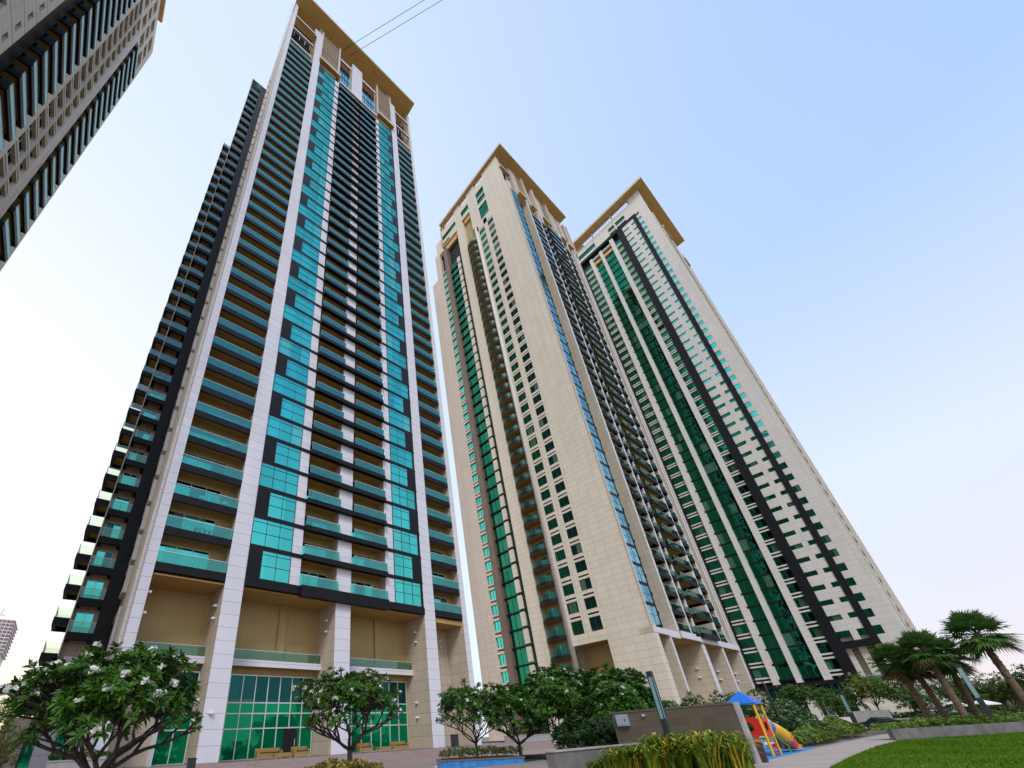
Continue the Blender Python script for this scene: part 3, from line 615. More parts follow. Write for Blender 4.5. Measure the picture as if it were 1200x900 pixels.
# ================================================================== TOWER THREE
def tower_three():
    X0 = 134.0; P3 = 3.521; ZB = 0
    T = thing('apartment_tower', (154, 20, G), 'farthest of the three whole towers, green glass flank framed by tall charcoal bands', 'tower', 'residential towers')
    L = Face('X-', X0); K = 47
    m = MB()
    m.box(X0+1.2, 171, 7.5, 36, 13.8, 190.0, 'stone_pale'); m.box(X0+3.5, 171, 7.5, 36, G, 13.8, 'stone_pale')
    L.box(m, 6.1, 9.2, -1.2, 0, G, 193.6, 'stone_pale')
    L.box(m, 10.5, 35.7, -1.2, 0, 187.3, 190.3, 'stone_pale'); L.box(m, 9.2, 10.5, -1.2, 0, 182.2, 193.6, 'stone_pale')
    L.box(m, 9.2, 10.5, -1.2, 0, G, 15.3, 'stone_pale')
    L.box(m, 35.0, 35.7, -1.2, 0, G, 193.6, 'stone_pale')
    L.box(m, 26.6, 27.1, -1.2, .25, 182.6, 193.6, 'stone_pale'); L.box(m, 17.7, 18.2, -1.2, .25, 182.6, 193.6, 'stone_pale')
    L.box(m, 10.5, 13.9, -1.2, 0, 182.6, 187.3, 'stone_pale'); L.box(m, 20.9, 26.7, -1.2, 0, 182.6, 187.3, 'stone_pale')
    L.box(m, 27.0, 35.0, -1.2, 0, 183.2, 184.6, 'stone_pale'); L.box(m, 13.9, 20.9, -1.2, 0, 184.0, 185.0, 'stone_pale')
    m.build('wall', T)
    # framed white panel with windows
    m = MB(); L.box(m, 13.1, 14.2, -1.2, .1, 14.8, 181.2, 'stone_pale')
    m.build('white_panel', T)
    for (a, b, z0, z1) in ((16.45, 18.5, 7.6, 183.0), (10.55, 11.75, 13.5, 182.6)):
        m = MB(); L.box(m, a, b, -1.2, .3, z0, z1, 'granite'); m.build('dark_column', T)
    m = MB(); L.box(m, 11.75, 35.0, -1.0, .35, 181.2, 182.6, 'granite'); L.box(m, 34.6, 35.0, -1.0, .3, 7.6, 181.2, 'granite'); m.build('dark_frame', T)
    m = MB(); L.box(m, 11.75, 16.45, -1.0, .3, 13.5, 14.8, 'granite'); L.box(m, 16.4, 35.2, -2.5, .5, 6.7, 7.6, 'granite'); m.build('dark_frame', T)
    m = MB(); L.box(m, 18.51, 34.59, -1.19, -1.1, 7.6, 181.19, 'granite_wall'); L.box(m, 11.76, 16.44, -1.19, -1.12, 14.8, 181.19, 'stone_pale'); m.build('recess_wall', T)
    for (a, b, n) in ((25.85, 26.95, .6), (20.7, 22.1, .35), (30.2, 31.4, .6)):
        m = MB(); L.box(m, a, b, -1.2, n, 7.6, 180.5 if n < .5 else 179.0, 'stone_pale'); m.build('pilaster', T)
    W = [];Gl = []; W3 = []; WP = []
    for k in range(K):
        z = 15.35+P3*k
        W3.append(((X0, 10, z), (z,)))
        if z < 179: WP.append(((X0, 15, z), (z+.5,)))
    for k in range(-2, K-1):
        z = 15.35+P3*k
        if z < 174: Gl.append(((X0, 26, z), (z,)))
        if z < 178: W.append(((X0, 20, z), (18.5, 20.7, z))); W.append(((X0, 33, z), (31.4, 34.6, z)))
    def f3(main, sub, z):
        L.box(main, 9.2, 10.5, -1.2, 0, z+1.8, z+P3, 'stone_pale'); win(main, sub, L, 9.2, 10.5, z, z+1.8, 1, (), 'glass_teal' if z > 60 else 'glass_green', 'metal_dark', n=-.15)  # sky reflected high, buildings low: put into the glass colour by height
    repeats(T, 'window', W3, f3, ('pane',))
    def fp(main, sub, z):
        L.box(main, 11.75, 13.1, -1.2, .08, z+1.15, z+P3, 'stone_pale'); L.box(main, 14.2, 16.45, -1.2, .08, z+1.15, z+P3, 'stone_pale')
        L.box(sub.get('pane', main), 11.75, 13.1, -1.0, -.2, z, z+1.15, 'glass_teal' if z > 90 else 'glass_green'); L.box(sub.get('pane', main), 14.2, 16.45, -1.0, -.2, z, z+1.15, 'glass_teal' if z > 90 else 'glass_green')  # same teal to green change by height, painted reflection
    repeats(T, 'panel_window', WP, fp, ('pane',))
    def fw(main, sub, u0, u1, z):
        L.box(main, u0, u1, -1.0, .05, z, z+.38, 'stone_pale'); L.box(main, u0, u1, -1.0, -.3, z+.38, z+.85, 'black'); L.box(main, u0, u1, -1.0, .05, z+.85, z+1.2, 'stone_pale')
        L.box(sub.get('pane', main), u0, u1, -1.0, -.4, z+1.2, z+P3, 'glass_green'); L.box(main, (u0+u1)/2-.04, (u0+u1)/2+.04, -.4, -.34, z+1.2, z+P3, 'metal_dark')
    repeats(T, 'strip_window', W, fw, ('pane',))
    def fg(main, sub, z):
        p = sub.get('pane', main)
        for a, b in ((26.95, 30.2), (22.1, 25.85)):
            L.box(p, a, b-(.3 if a > 26 else 0), -1.0, -.5, z+.35, z+P3, 'glass_green'); L.box(main, a, b, -1.0, -.3, z, z+.35, 'granite')
            L.box(main, b-.28, b-.02, -.95, -.25, z+.5, z+P3-.1, 'stone_pale') if a > 26 else None
            L.box(main, (a+b)/2-.03, (a+b)/2+.03, -.5, -.45, z+.35, z+P3, 'metal_dark')
    repeats(T, 'glass_bay', Gl, fg, ('pane',))
    m = MB(); L.box(m, 26.95, 30.2, -1.2, -.2, 174.9, 176.6, 'roof_soffit'); L.box(m, 22.1, 25.85, -1.2, -.2, 174.9, 176.6, 'roof_soffit'); m.build('soffit', T)
    for a, b in ((27.0, 30.6), (22.3, 25.8)):
        m = MB(); m.tube([(X0-.1, a, 177.9), (X0-.1, b, 177.9)], .62, 'metal_light', 14); m.build('roller_housing', T, False)
    for (a, b, z0, z1, c) in ((27.1, 34.9, 184.6, 187.3, 8), (27.1, 34.9, 182.62, 183.2, 8), (18.2, 20.9, 185.0, 187.3, 3), (13.9, 17.7, 185.0, 187.3, 4), (13.9, 20.9, 182.65, 184.0, 6)):
        m = MB(); q = {'pane': MB()}; win(m, q, L, a, b, z0, z1, c, (), 'glass_green', 'metal_dark', n=-.3, fw=.05); o = m.build('crown_window', T); q['pane'].build('pane', o)
    m = MB(); L.box(m, 9.2, 35.7, -.7, -.02, 193.3, 193.62, 'stone_pale', 'soffit')
    for a, b in ((10.5, 17.7), (18.2, 26.6), (27.1, 35.0)):
        k = round((b-a)/1.05)
        for i in range(1, k): u = a+(b-a)*i/k; L.box(m, u-.06, u+.06, -.3, -.1, 190.3, 193.6, 'stone_pale')
    m.build('crown_screen', T)
    ring_roof(T, X0-2.9, 171.9, 3.1, 35.0, 193.65, 8.0, 3.3, 1.3)
    # grazing front
    F = Face('Y-', 6.1)
    m = MB(); F.box(m, X0+.02, 171.5, -1.4, -.6, G, 193, 'stone_pale')
    for (a, b, n) in ((134.02, 138, -.2), (141, 142.5, .1), (150, 151.5, .05), (159, 160.5, .1), (170.0, 171.5, 0)): F.box(m, a, b, -1.2, n, G, 185, 'pilaster')
    m.build('front_wall', T)
    FB = [((146, 6, 15+P3*k), (142.6, 149.9, -.6, .02, 15+P3*k)) for k in range(46)] 
    def fb3(main, sub, u0, u1, n0, n1, S): balc(main, sub, F, u0, u1, n0, n1, S, (.1, .8), .7, True, doorpanes=2)
    repeats(T, 'balcony', FB, fb3, ('railing', 'sliding_door'))
    m = MB(); F.box(m, 150, 158, -1, .5, 184, 185.5, 'stone', 'roof_soffit'); F.box(m, 160, 166, -1, .5, 172, 174, 'stone', 'roof_soffit'); m.build('ledge', T)
    # ground floor
    for (a, b) in ((25.4, 27.0), (34.0, 35.2), (18.2, 19.0)):
        m = MB(); L.box(m, a, b, -2.4, -.3, G, 6.7, 'stone_pale'); m.build('pier', T)
    m = MB(); q = MB()
    L.box(q, 18.2, 35.0, -3.0, -2.9, G, 6.7, 'glass_dark')
    for i in range(14): u = 18.2+i*16.8/13; L.box(m, u-.05, u+.05, -2.9, -2.8, G, 6.7, 'metal_light')
    for z in (.6, 2.2, 4.0): L.box(m, 18.2, 35, -2.9, -2.82, z-.05, z+.05, 'metal_light')
    o = q.build('lobby_window', T); m.build('frame', o)
    m = MB(); L.box(m, 9.2, 18.0, -2.5, -.5, G, 6.4, 'stone_far'); L.box(m, 15.6, 18.0, -3.5, -1.0, 6.4, 13.5, 'stone_far'); L.box(m, 13.2, 14.4, -3.4, -1.0, 6.4, 13.5, 'stone_far'); L.box(m, 10.2, 11.6, -3.4, -.4, 6.4, 13.5, 'stone_far'); L.box(m, 9.3, 16.4, -3.4, -1.21, 13.2, 13.49, 'soffit'); L.box(m, 11.6, 13.2, -3.4, -3.3, 6.4, 13.2, 'brown_clad'); m.build('portico', T)
    m = MB(); L.box(m, 11.0, 15.6, -.56, -.53, 6.45, 7.6, 'rail_glass'); L.box(m, 11.0, 15.6, -.6, -.5, 7.6, 7.66, 'metal_light'); m.build('railing', T)
tower_three()

# ================================================================== TOWER AT THE TOP LEFT
def tower_four():
    X0 = -23.0; T = thing('apartment_tower', (-40, 45, G), 'tower cut off by the upper left corner, deep dark balconies on grey beige walls', 'tower', 'residential towers')
    L = Face('X+', X0); P = 3.605
    m = MB(); m.box(-55, X0-1.6, 14, 62.6, G, 152, 'stone_pale')
    L.box(m, 45.4, 47.5, -1.6, 0, G, 152, 'stone_pale'); L.box(m, 61.0, 62.6, -1.6, 0, G, 153.5, 'stone_pale'); L.box(m, 50.35, 50.95, -1.6, 0, G, 135, 'pilaster')
    L.box(m, 47.5, 61.0, -1.6, -.0, 135.0, 137, 'stone_pale'); L.box(m, 47.5, 61, -1.6, 0, 150.5, 153.5, 'stone_pale')
    for u in (50.3, 53.6, 57.2): L.box(m, u, u+1.1, -1.6, 0, 137, 150.5, 'stone_pale')
    for z in (141.0, 145.5): L.box(m, 47.5, 61, -1.6, -.02, z, z+1.5, 'stone_pale')
    m.build('wall', T)
    m = MB(); L.box(m, 47.5, 61, -1.7, -1.6, 137, 151, 'glass_dark'); m.build('crown_window', T)
    m = MB(); L.box(m, 37.2, 39.4, -1.6, -.4, G, 152, 'granite_wall'); L.box(m, 39.4, 45.4, -1.6, -1.5, G, 152, 'granite_wall'); m.build('dark_cladding', T)
    m = MB(); m.tube([(X0-.6, 53.9, G), (X0-.6, 53.9, 134.9)], .95, 'stone_pale', 16); m.build('round_column', T, True)
    m = MB(); m.box(-55, X0+.2, 46, 57.6, 158, 159.2, 'roof_edge', 'roof_soffit'); m.box(-31, -25, 50, 57, 152.01, 158, 'stone_pale'); m.build('roof', T)
    B = []; W = []; PW = []
    for k in range(37):
        S = 2.0+P*k
        if S < 133:
            B.append(((X0, 57, S), (54.6, 60.3, S))); W.append(((X0, 49, S), (S,)))
        if S < 148: B.append(((X0, 43, S), (39.6, 45.3, S))); PW.append(((X0, 33, S), (S,)))
    def b4(main, sub, u0, u1, S): balc(main, sub, L, u0, u1, -1.6, .75, S, (.15, .8), .85, True, doorpanes=2, lip=.3, rail='rail_clear')
    repeats(T, 'balcony', B, b4, ('railing', 'sliding_door'))
    def w4(main, sub, S):
        p = sub.get('pane', main)
        for a, b in ((47.5, 50.35), (50.95, 52.95)):
            L.box(main, a, b, -1.6, -.02, S-.75, S-.3, 'pilaster'); L.box(main, a, b, -1.6, -.7, S-.3, S+.1, 'black'); L.box(main, a, b, -1.6, -.02, S+.1, S+.55, 'stone_pale')
            L.box(p, a, b, -1.5, -.5, S+.55, S+P-.75, 'glass_dark')
            L.box(main, a+(b-a)*.5-.05, a+(b-a)*.5+.05, -.5, -.42, S+.55, S+P-.75, 'metal_light')
    repeats(T, 'window', W, w4, ('pane',))
    def p4(main, sub, S):
        p = sub.get('pane', main)
        L.box(main, 17, 37.1, -.5, .0, S-.1, S+.75, 'stone_pale'); L.box(main, 17, 37.1, -.5, .0, S+2.5, S+P-.22, 'stone_pale'); 
        us = [17, 18.6, 20.2, 23, 24.6, 27.4, 29, 31.8, 33.4, 35.6, 37.1]
        for a, b in zip(us[::2], us[1::2]): L.box(main, a, b, -.5, -.0, S+.75, S+2.5, 'stone_pale')
        L.box(main, us[-1]-.9, us[-1], -.5, -.001, S+.75, S+2.5, 'stone_pale')
        L.box(p, 17.2, 36.9, -.45, -.4, S+.75, S+2.5, 'glass_dark'); L.box(main, 17, 37.0, -1.6, -.5, S-.3, S-.1, 'void')
    repeats(T, 'cladding_panel', PW, p4, ('pane',))
tower_four()

# ================================================================== GROUND
m = MB(); m.quad((-3000, -3000, G-.02), (3000, -3000, G-.02), (3000, 3000, G-.02), (-3000, 3000, G-.02), 'sand_ground'); structure('ground', m)
m = MB(); m.quad((-40, -30, G-.012), (24.0, -30, G-.012), (70, 36.5, G-.012), (-40, 36.5, G-.012), 'plaza_tile'); structure('pavement', m)
# terrace with steps
m = MB()
m.box(-60, 66, 37.6, 90, G-.3, PB, 'plaza_tile')
for i in range(4): m.box(-60, 66, 37.6-.42*(4-i), 37.6-.42*(3-i), G-.3, PB-.152*(4-i)-.0, 'plaza_tile')
structure('terrace_steps', m)
m = MB(); m.prism([(66, 8.6), (66, 90), (200, 90), (200, 8.6)][::-1], G-.3, G+.05, 'sand_ground'); structure('yard', m)
m = MB(); m.prism([(55, 22), (134, 22), (134, 90), (55, 90)][::-1], G+.05, PB, 'plaza_tile'); structure('tower_terrace', m)
# path, lawn, mat
path_l = [(14, 6.3), (20, 7.2), (25.2, 7.75), (30, 8.05), (40, 8.4), (55, 8.6), (76, 8.7)]
path_r = [(14, 3.2), (20, 4.4), (23.3, 4.9), (30, 5.35), (40, 5.75), (49.2, 5.9), (60, 6.2), (76, 6.4)]
def strip(a, b, z0, z1, mat, name):
    m = MB(); pts = a + b[::-1]; m.prism(pts[::-1], z0, z1, mat); structure(name, m)
panel_mat('path_tile', (.46, .38, .33), 60, .9, joint=.03, jdark=.3, var=.12, rough=.7)
strip(path_l, path_r, G-.2, G+.004, 'path_tile', 'path')
lawn = [(12, -60), (130, -60), (130, -1.5), (60.6, -0.6), (49.2, 5.5), (40, 5.7), (30, 5.3), (23.3, 4.86), (20, 4.35), (12, 3.0)]
m = MB(); m.prism(lawn, G-.2, G+.03, 'grass'); structure('lawn', m)
# grass blades along the part of the lawn that shows
def in_poly(x, y, P):
    c = False; j = len(P)-1
    for i in range(len(P)):
        if (P[i][1] > y) != (P[j][1] > y) and x < (P[j][0]-P[i][0])*(y-P[i][1])/(P[j][1]-P[i][1])+P[i][0]: c = not c
        j = i
    return c
m = MB(); rg = random.Random(3)
n = 0
while n < 42000:
    x = 20+42*rg.random()**1.3; y = -14+20*rg.random()
    if not in_poly(x, y, lawn): continue
    a = rg.random()*6.283; h = .05+.05*rg.random(); wd = .012+.01*rg.random(); dx, dy = math.cos(a)*wd, math.sin(a)*wd
    lx, ly = rg.uniform(-.03, .03), rg.uniform(-.03, .03)
    m.tri((x-dx, y-dy, G+.03), (x+dx, y+dy, G+.03), (x+lx, y+ly, G+.03+h), 'grass_blade'); n += 1
tag(m.build('lawn_grass'), 'short green grass blades of the lawn at the lower right', 'grass', kind='stuff')
noise_mat('rubber_blue', (.02, .22, .55), (.03, .27, .62), 3, .8)
m = MB(); m.prism([(28.3, 8.05), (39.6, 8.45), (39.6, 13), (27.6, 13)], G-.2, G+.02, 'rubber_blue'); structure('playground_surface', m)

# ================================================================== PLANTS
def leaf(mb, p, d, side, L, W, mat, droop=.25):
    p = Vector(p); d = Vector(d).normalized(); s = Vector(side).normalized()
    mid = p + d*L*.55; tip = p + d*L + Vector((0, 0, -droop*L))
    n = len(mb.v)
    mb.v += [tuple(p-s*W*.12), tuple(mid-s*W*.5), tuple(tip), tuple(mid+s*W*.5)]
    mb.f.append((n, n+1, n+2, n+3)); mb.m.append(mat)
def rosette(mb, p, ax, rg, L, nleaf, mat):
    ax = Vector(ax).normalized(); a = ax.orthogonal().normalized(); b = ax.cross(a)
    for i in range(nleaf):
        th = i*2.399+rg.random(); el = R(rg.uniform(5, 62))
        r = a*math.cos(th)+b*math.sin(th)
        d = r*math.cos(el)+ax*math.sin(el); s = ax.cross(r)
        leaf(mb, Vector(p)+ax*.04*rg.random(), d, s, L*rg.uniform(.75, 1.1), L*.30, mat, rg.uniform(.05, .3))
def frangipani(loc, radius, h, trunk_h, label, group=None, seed=0, nros=150, spreads=5, bloom=45, dense=1.0, flat=.55, mat='leaf_frangipani', L=.30, tr=.13):
    rg = random.Random(seed)
    T = thing('frangipani_tree', loc, label, 'tree', group)
    base = Vector(loc); tw = MB(); lv = MB(); fl = MB()
    tips = []
    cz = h - radius*flat        # crown centre height
    def grow(p, d, r, length, depth):
        q = p + d*length
        mid = p + d*length*.5 + Vector((rg.uniform(-1,1), rg.uniform(-1,1), rg.uniform(-.3,.5)))*length*.08
        tw.tube([p, mid, q], [r, r*.88, r*.78], 'bark_dark', 6)
        if depth == 0: tips.append((q, d)); return
        k = 2 if rg.random() < .65 else 3
        ph = rg.random()*6.283
        for i in range(k):
            a = d.orthogonal().normalized(); b = d.cross(a); th = ph+i*6.283/k+rg.uniform(-.4, .4)
            nd = (d*1.0 + (a*math.cos(th)+b*math.sin(th))*rg.uniform(.45, .8) + Vector((0,0,.12))).normalized()
            if nd.z < .3: nd.z = .3+rg.random()*.15; nd.normalize()
            grow(q, nd, r*.74, length*rg.uniform(.68, .9), depth-1)
    top = base + Vector((0, 0, trunk_h))
    tw.tube([base, base+Vector((.03, 0, trunk_h*.5)), top], [tr*1.25, tr, tr*.95], 'bark_dark', 9)
    l0 = radius*.36
    for i in range(spreads):
        th = i*6.283/spreads+rg.uniform(-.3, .3); e = rg.uniform(.45, 1.0)
        d = Vector((math.cos(th), math.sin(th), e)).normalized()
        grow(top, d, tr*.62, l0*rg.uniform(.85, 1.15), 3)
    pts = [(q, d) for q, d in tips]
    while len(pts) < nros:        # shell of the crown, lumpy
        th = rg.random()*6.283; el = math.asin(rg.uniform(-.35, 1)); rr = rg.uniform(.62, 1.0)**.6
        lump = .86+.16*math.sin(3*th+seed)+.10*math.sin(5*th+2*el*3+seed*2)
        d = Vector((math.cos(th)*math.cos(el), math.sin(th)*math.cos(el), math.sin(el)))
        q = base + Vector((d.x*radius*rr*lump, d.y*radius*rr*lump, cz + d.z*radius*flat*rr*lump))
        pts.append((q, (d+Vector((0,0,.6))).normalized()))
        if rg.random() < .4:
            tw.tube([q-Vector(d)*.5-Vector((0,0,.25)), q], [.028, .022], 'bark_dark', 4)
    for q, d in pts:
        # keep crown inside its own ellipsoid
        v = q-base; e = math.sqrt((v.x/radius)**2+(v.y/radius)**2+((v.z-cz)/(radius*flat))**2)
        if e > 1.12: q = base + Vector((v.x/e*1.05, v.y/e*1.05, cz+(v.z-cz)/e*1.05))
        rosette(lv, q, d, rg, L, int(13*dense), mat)
    outer = sorted(pts, key=lambda t: -((t[0]-base-Vector((0,0,cz))).length))[:max(1, int(len(pts)*.75))]
    for q, d in rg.sample(outer, min(bloom, len(outer))):
        v = q-base; e = math.sqrt((v.x/radius)**2+(v.y/radius)**2+((v.z-cz)/(radius*flat))**2)
        if e > 1.12: q = base + Vector((v.x/e*1.05, v.y/e*1.05, cz+(v.z-cz)/e*1.05))
        c = q + d*.13
        for j in range(rg.randint(6, 14)):
            o = c + Vector((rg.uniform(-1,1), rg.uniform(-1,1), rg.uniform(-.6,.8)))*.3*L
            ax = Vector((rg.uniform(-1,1), rg.uniform(-1,1), rg.uniform(0,1))).normalized(); a = ax.orthogonal().normalized(); b = ax.cross(a)
            for k in range(5):
                th = k*1.2566; r = a*math.cos(th)+b*math.sin(th); leaf(fl, o, r+ax*.4, ax.cross(r), .035+L*.12, .030+L*.1, 'petal', 0)
    tw.build('trunk', T, True); lv.build('crown', T); fl.build('blossoms', T)
    return T
GR = 'white flowering frangipani trees'
frangipani((1.0, 12.7, G), 1.92, 3.95, 1.15, 'large spreading frangipani at the lower left, its crown against the sky and the tower piers', GR, 11, 720, 6, 70, 1.0, .60, L=.24, tr=.10)
frangipani((11.6, 19.9, G+.35), 2.65, 4.6, 1.0, 'frangipani growing from the small planter in front of the middle pier of the nearest tower', GR, 5, 520, 5, 55, 1.0, .52, L=.29)
frangipani((25.0, 24.6, G+.4), 3.0, 5.0, .8, 'slender multi-stemmed frangipani on the blue-edged pool planter', GR, 23, 460, 7, 70, 1.0, .5, tr=.09, L=.33)
frangipani((27.4, 22.6, G), 2.4, 5.0, 1.0, 'frangipani just right of the pool planter tree, pressed into the dense clump', GR, 31, 560, 5, 60, 1.0, .62, L=.36)
frangipani((29.2, 19.6, G), 3.0, 6.1, .9, 'tallest frangipani of the dark clump beside the low grey wall', GR, 41, 1200, 6, 80, 1.1, .84, L=.38)
frangipani((30.0, 16.0, G), 3.1, 5.5, .8, 'right hand frangipani of the dark clump, leaning over the tall tiled wall', GR, 47, 1200, 6, 60, 1.1, .86, L=.38)

def bush(loc, rx, ry, h, label, cat='shrub', name='shrub', group=None, seed=0, n=900, L=.16, mats=('leaf_mid',), bloom=0, strap=False, rot=0, blossoms='petal', lumps=4):
    rg = random.Random(seed); T = thing(name, loc, label, cat, group); b = Vector(loc); lv = MB(); st = MB(); fl = MB()
    c, s_ = math.cos(rot), math.sin(rot)
    for i in range(n):
        if strap:
            u, v = rg.uniform(-1, 1), rg.uniform(-1, 1)
            x, y = u*rx*c-v*ry*s_, u*rx*s_+v*ry*c
            p = b+Vector((x, y, 0)); hh = h*rg.uniform(.55, 1.05)*(1-.25*(u*u+v*v)/2); th = rg.random()*6.283; o = Vector((math.cos(th), math.sin(th), 0)); sd = Vector((-o.y, o.x, 0))
            wd = L*.22; mt = mats[0] if rg.random() < (.72) else mats[-1]
            p0 = p; p1 = p+o*hh*.12+Vector((0,0,hh*.55)); p2 = p+o*hh*.32+Vector((0,0,hh*.92)); p3 = p+o*hh*.62+Vector((0,0,hh*.86))
            k = len(lv.v); lv.v += [tuple(p0-sd*wd*.5), tuple(p0+sd*wd*.5), tuple(p1-sd*wd*.5), tuple(p1+sd*wd*.5), tuple(p2-sd*wd*.42), tuple(p2+sd*wd*.42), tuple(p3)]
            lv.f += [(k,k+1,k+3,k+2), (k+2,k+3,k+5,k+4), (k+4,k+5,k+6)]; lv.m += [mt]*3
        else:
            u, v = rg.uniform(-1, 1), rg.uniform(-1, 1)
            if u*u+v*v > 1.25: continue
            lum = .74+.26*math.sin(u*lumps+seed)*math.cos(v*lumps*.8+seed*1.7)
            top = h*lum*math.sqrt(max(.18, 1-.6*(u*u+v*v)))
            z = top*(1-.75*rg.random()**2.2)
            x, y = u*rx*c-v*ry*s_, u*rx*s_+v*ry*c
            p = b+Vector((x, y, z)); ax = Vector((u*.6+rg.uniform(-.5,.5), v*.6+rg.uniform(-.5,.5), 1)).normalized()
            rosette(lv, p, ax, rg, L, 6, rg.choice(mats))
            if bloom and rg.random() < bloom and z > top*.7:
                for j in range(4):
                    o = p+ax*L*.6+Vector((rg.uniform(-1,1), rg.uniform(-1,1), rg.uniform(-.5,1)))*.09
                    for k in range(4): th = k*1.57; leaf(fl, o, (math.cos(th), math.sin(th), .3), (-math.sin(th), math.cos(th), 0), .08, .07, blossoms, 0)
    for i in range(10):
        u, v = rg.uniform(-.7, .7), rg.uniform(-.7, .7); x, y = u*rx*c-v*ry*s_, u*rx*s_+v*ry*c
        st.tube([b+Vector((x*.6, y*.6, 0)), b+Vector((x, y, h*.6))], [.025, .015], 'bark_dark', 5)
    lv.build('foliage', T); st.build('stem', T); fl.build('blossoms', T)
    return T

def small_tree(loc, h, r, label, seed=0, mats=('leaf_mid',), name='tree', group=None, n=300, L=.32, lobes=6, trunk=.12):
    rg = random.Random(seed); T = thing(name, loc, label, 'tree', group); b = Vector(loc); lv = MB(); tw = MB()
    th0 = h-r*1.3
    tw.tube([b, b+Vector((.05, .03, th0*.6)), b+Vector((0, .05, th0+.1))], [trunk, trunk*.8, trunk*.6], 'bark_dark', 8)
    for i in range(lobes):
        a = i*6.283/lobes+rg.random(); rr = r*rg.uniform(.35, .7) if i else 0
        c = b+Vector((math.cos(a)*rr, math.sin(a)*rr, th0+r*rg.uniform(.25, .95)))
        tw.tube([b+Vector((0,0,th0*.8)), (b+Vector((0,0,th0))+c)/2, c], [trunk*.5, trunk*.35, trunk*.15], 'bark_dark', 5)
        lr = r*rg.uniform(.38, .58)
        for j in range(n//lobes):
            d = Vector((rg.gauss(0,1), rg.gauss(0,1), rg.gauss(0,.75))).normalized()
            p = c+d*lr*rg.uniform(.45, 1.05)
            rosette(lv, p, (d+Vector((0,0,.7))).normalized(), rg, L, 6, rg.choice(mats))
    tw.build('trunk', T, True); lv.build('crown', T)
    return T

def palm(loc, h, r, label, seed=0, nf=46, tr=.22, group='fan palms in the raised planter'):
    rg = random.Random(seed); T = thing('fan_palm', loc, label, 'tree', group); b = Vector(loc); tw = MB(); lv = MB()
    lean = Vector((rg.uniform(-.3, .3), rg.uniform(-.3, .3), 0))
    pts = [b+lean*(i/8)**2+Vector((0,0,h*i/8)) for i in range(9)]
    tw.tube(pts, [tr*(1.25-.35*i/8+(.06 if i % 2 else 0)) for i in range(9)], 'bark_palm', 12)
    # old leaf bases
    for i in range(90):
        t = .45+.55*rg.random(); p = b+lean*t*t+Vector((0,0,h*t)); a = rg.random()*6.283; o = Vector((math.cos(a), math.sin(a), 0))
        s_ = Vector((-o.y, o.x, 0)); q = p+o*tr*.9
        tw.quad(tuple(q-s_*.07), tuple(q+s_*.07), tuple(q+o*.12+s_*.03+Vector((0,0,.2))), tuple(q+o*.12-s_*.03+Vector((0,0,.2))), 'bark_palm')
    c = pts[-1]
    for i in range(nf):
        a = i*2.399+rg.uniform(-.2, .2); t = i/nf
        el = R(88-140*t+rg.uniform(-10, 10))
        o = Vector((math.cos(a), math.sin(a), 0)); d = o*math.cos(el)+Vector((0,0,math.sin(el))); s_ = Vector((-o.y, o.x, 0)); up = d.cross(s_)*-1
        mat = 'leaf_palm' if t < .86 or rg.random() < .4 else 'leaf_palm_dry'
        pl = r*rg.uniform(.42, .52)
        hub = c+d*pl+Vector((0,0,-.06*pl))
        tw.tube([c, c+d*pl*.5+Vector((0,0,.03)), hub], [.035, .028, .02], 'leaf_palm', 4, False)
        K = 26; fl = r*rg.uniform(.52, .64)
        for k in range(K):
            f = (k/(K-1)*2-1); g = f*R(118)
            dd = (d*math.cos(g)+s_*math.sin(g)).normalized()
            ll = fl*(1-.30*abs(f))*rg.uniform(.9, 1.08)
            w_ = (s_*math.cos(g)-d*math.sin(g)).normalized()*(.055+.02*rg.random())
            m1 = hub+dd*ll*.55+up*.04*r*math.cos(g); tip = hub+dd*ll+Vector((0,0,-.22*ll*rg.uniform(.4, 1.6)))
            n = len(lv.v); lv.v += [tuple(hub), tuple(m1-w_), tuple(tip), tuple(m1+w_)]; lv.f.append((n,n+1,n+2,n+3)); lv.m.append(mat)
    tw.build('trunk', T, True); lv.build('crown', T)
    return T

palm((66.5, 4.9, G+.6), 5.8, 2.25, 'leftmost fan palm of the group, shorter with bright top fronds', 1)
palm((68.5, 4.0, G+.6), 5.3, 2.2, 'short fan palm half hidden behind the first two crowns', 2)
palm((64.0, 2.6, G+.6), 6.3, 2.35, 'middle fan palm with a pale brown trunk base', 3)
palm((69.0, 2.0, G+.6), 5.9, 2.35, 'fan palm standing behind the light column, trunk in shade', 4)
palm((64.5, -1.1, G+.6), 7.1, 2.6, 'tallest and rightmost fan palm, its crown near the right edge', 5)

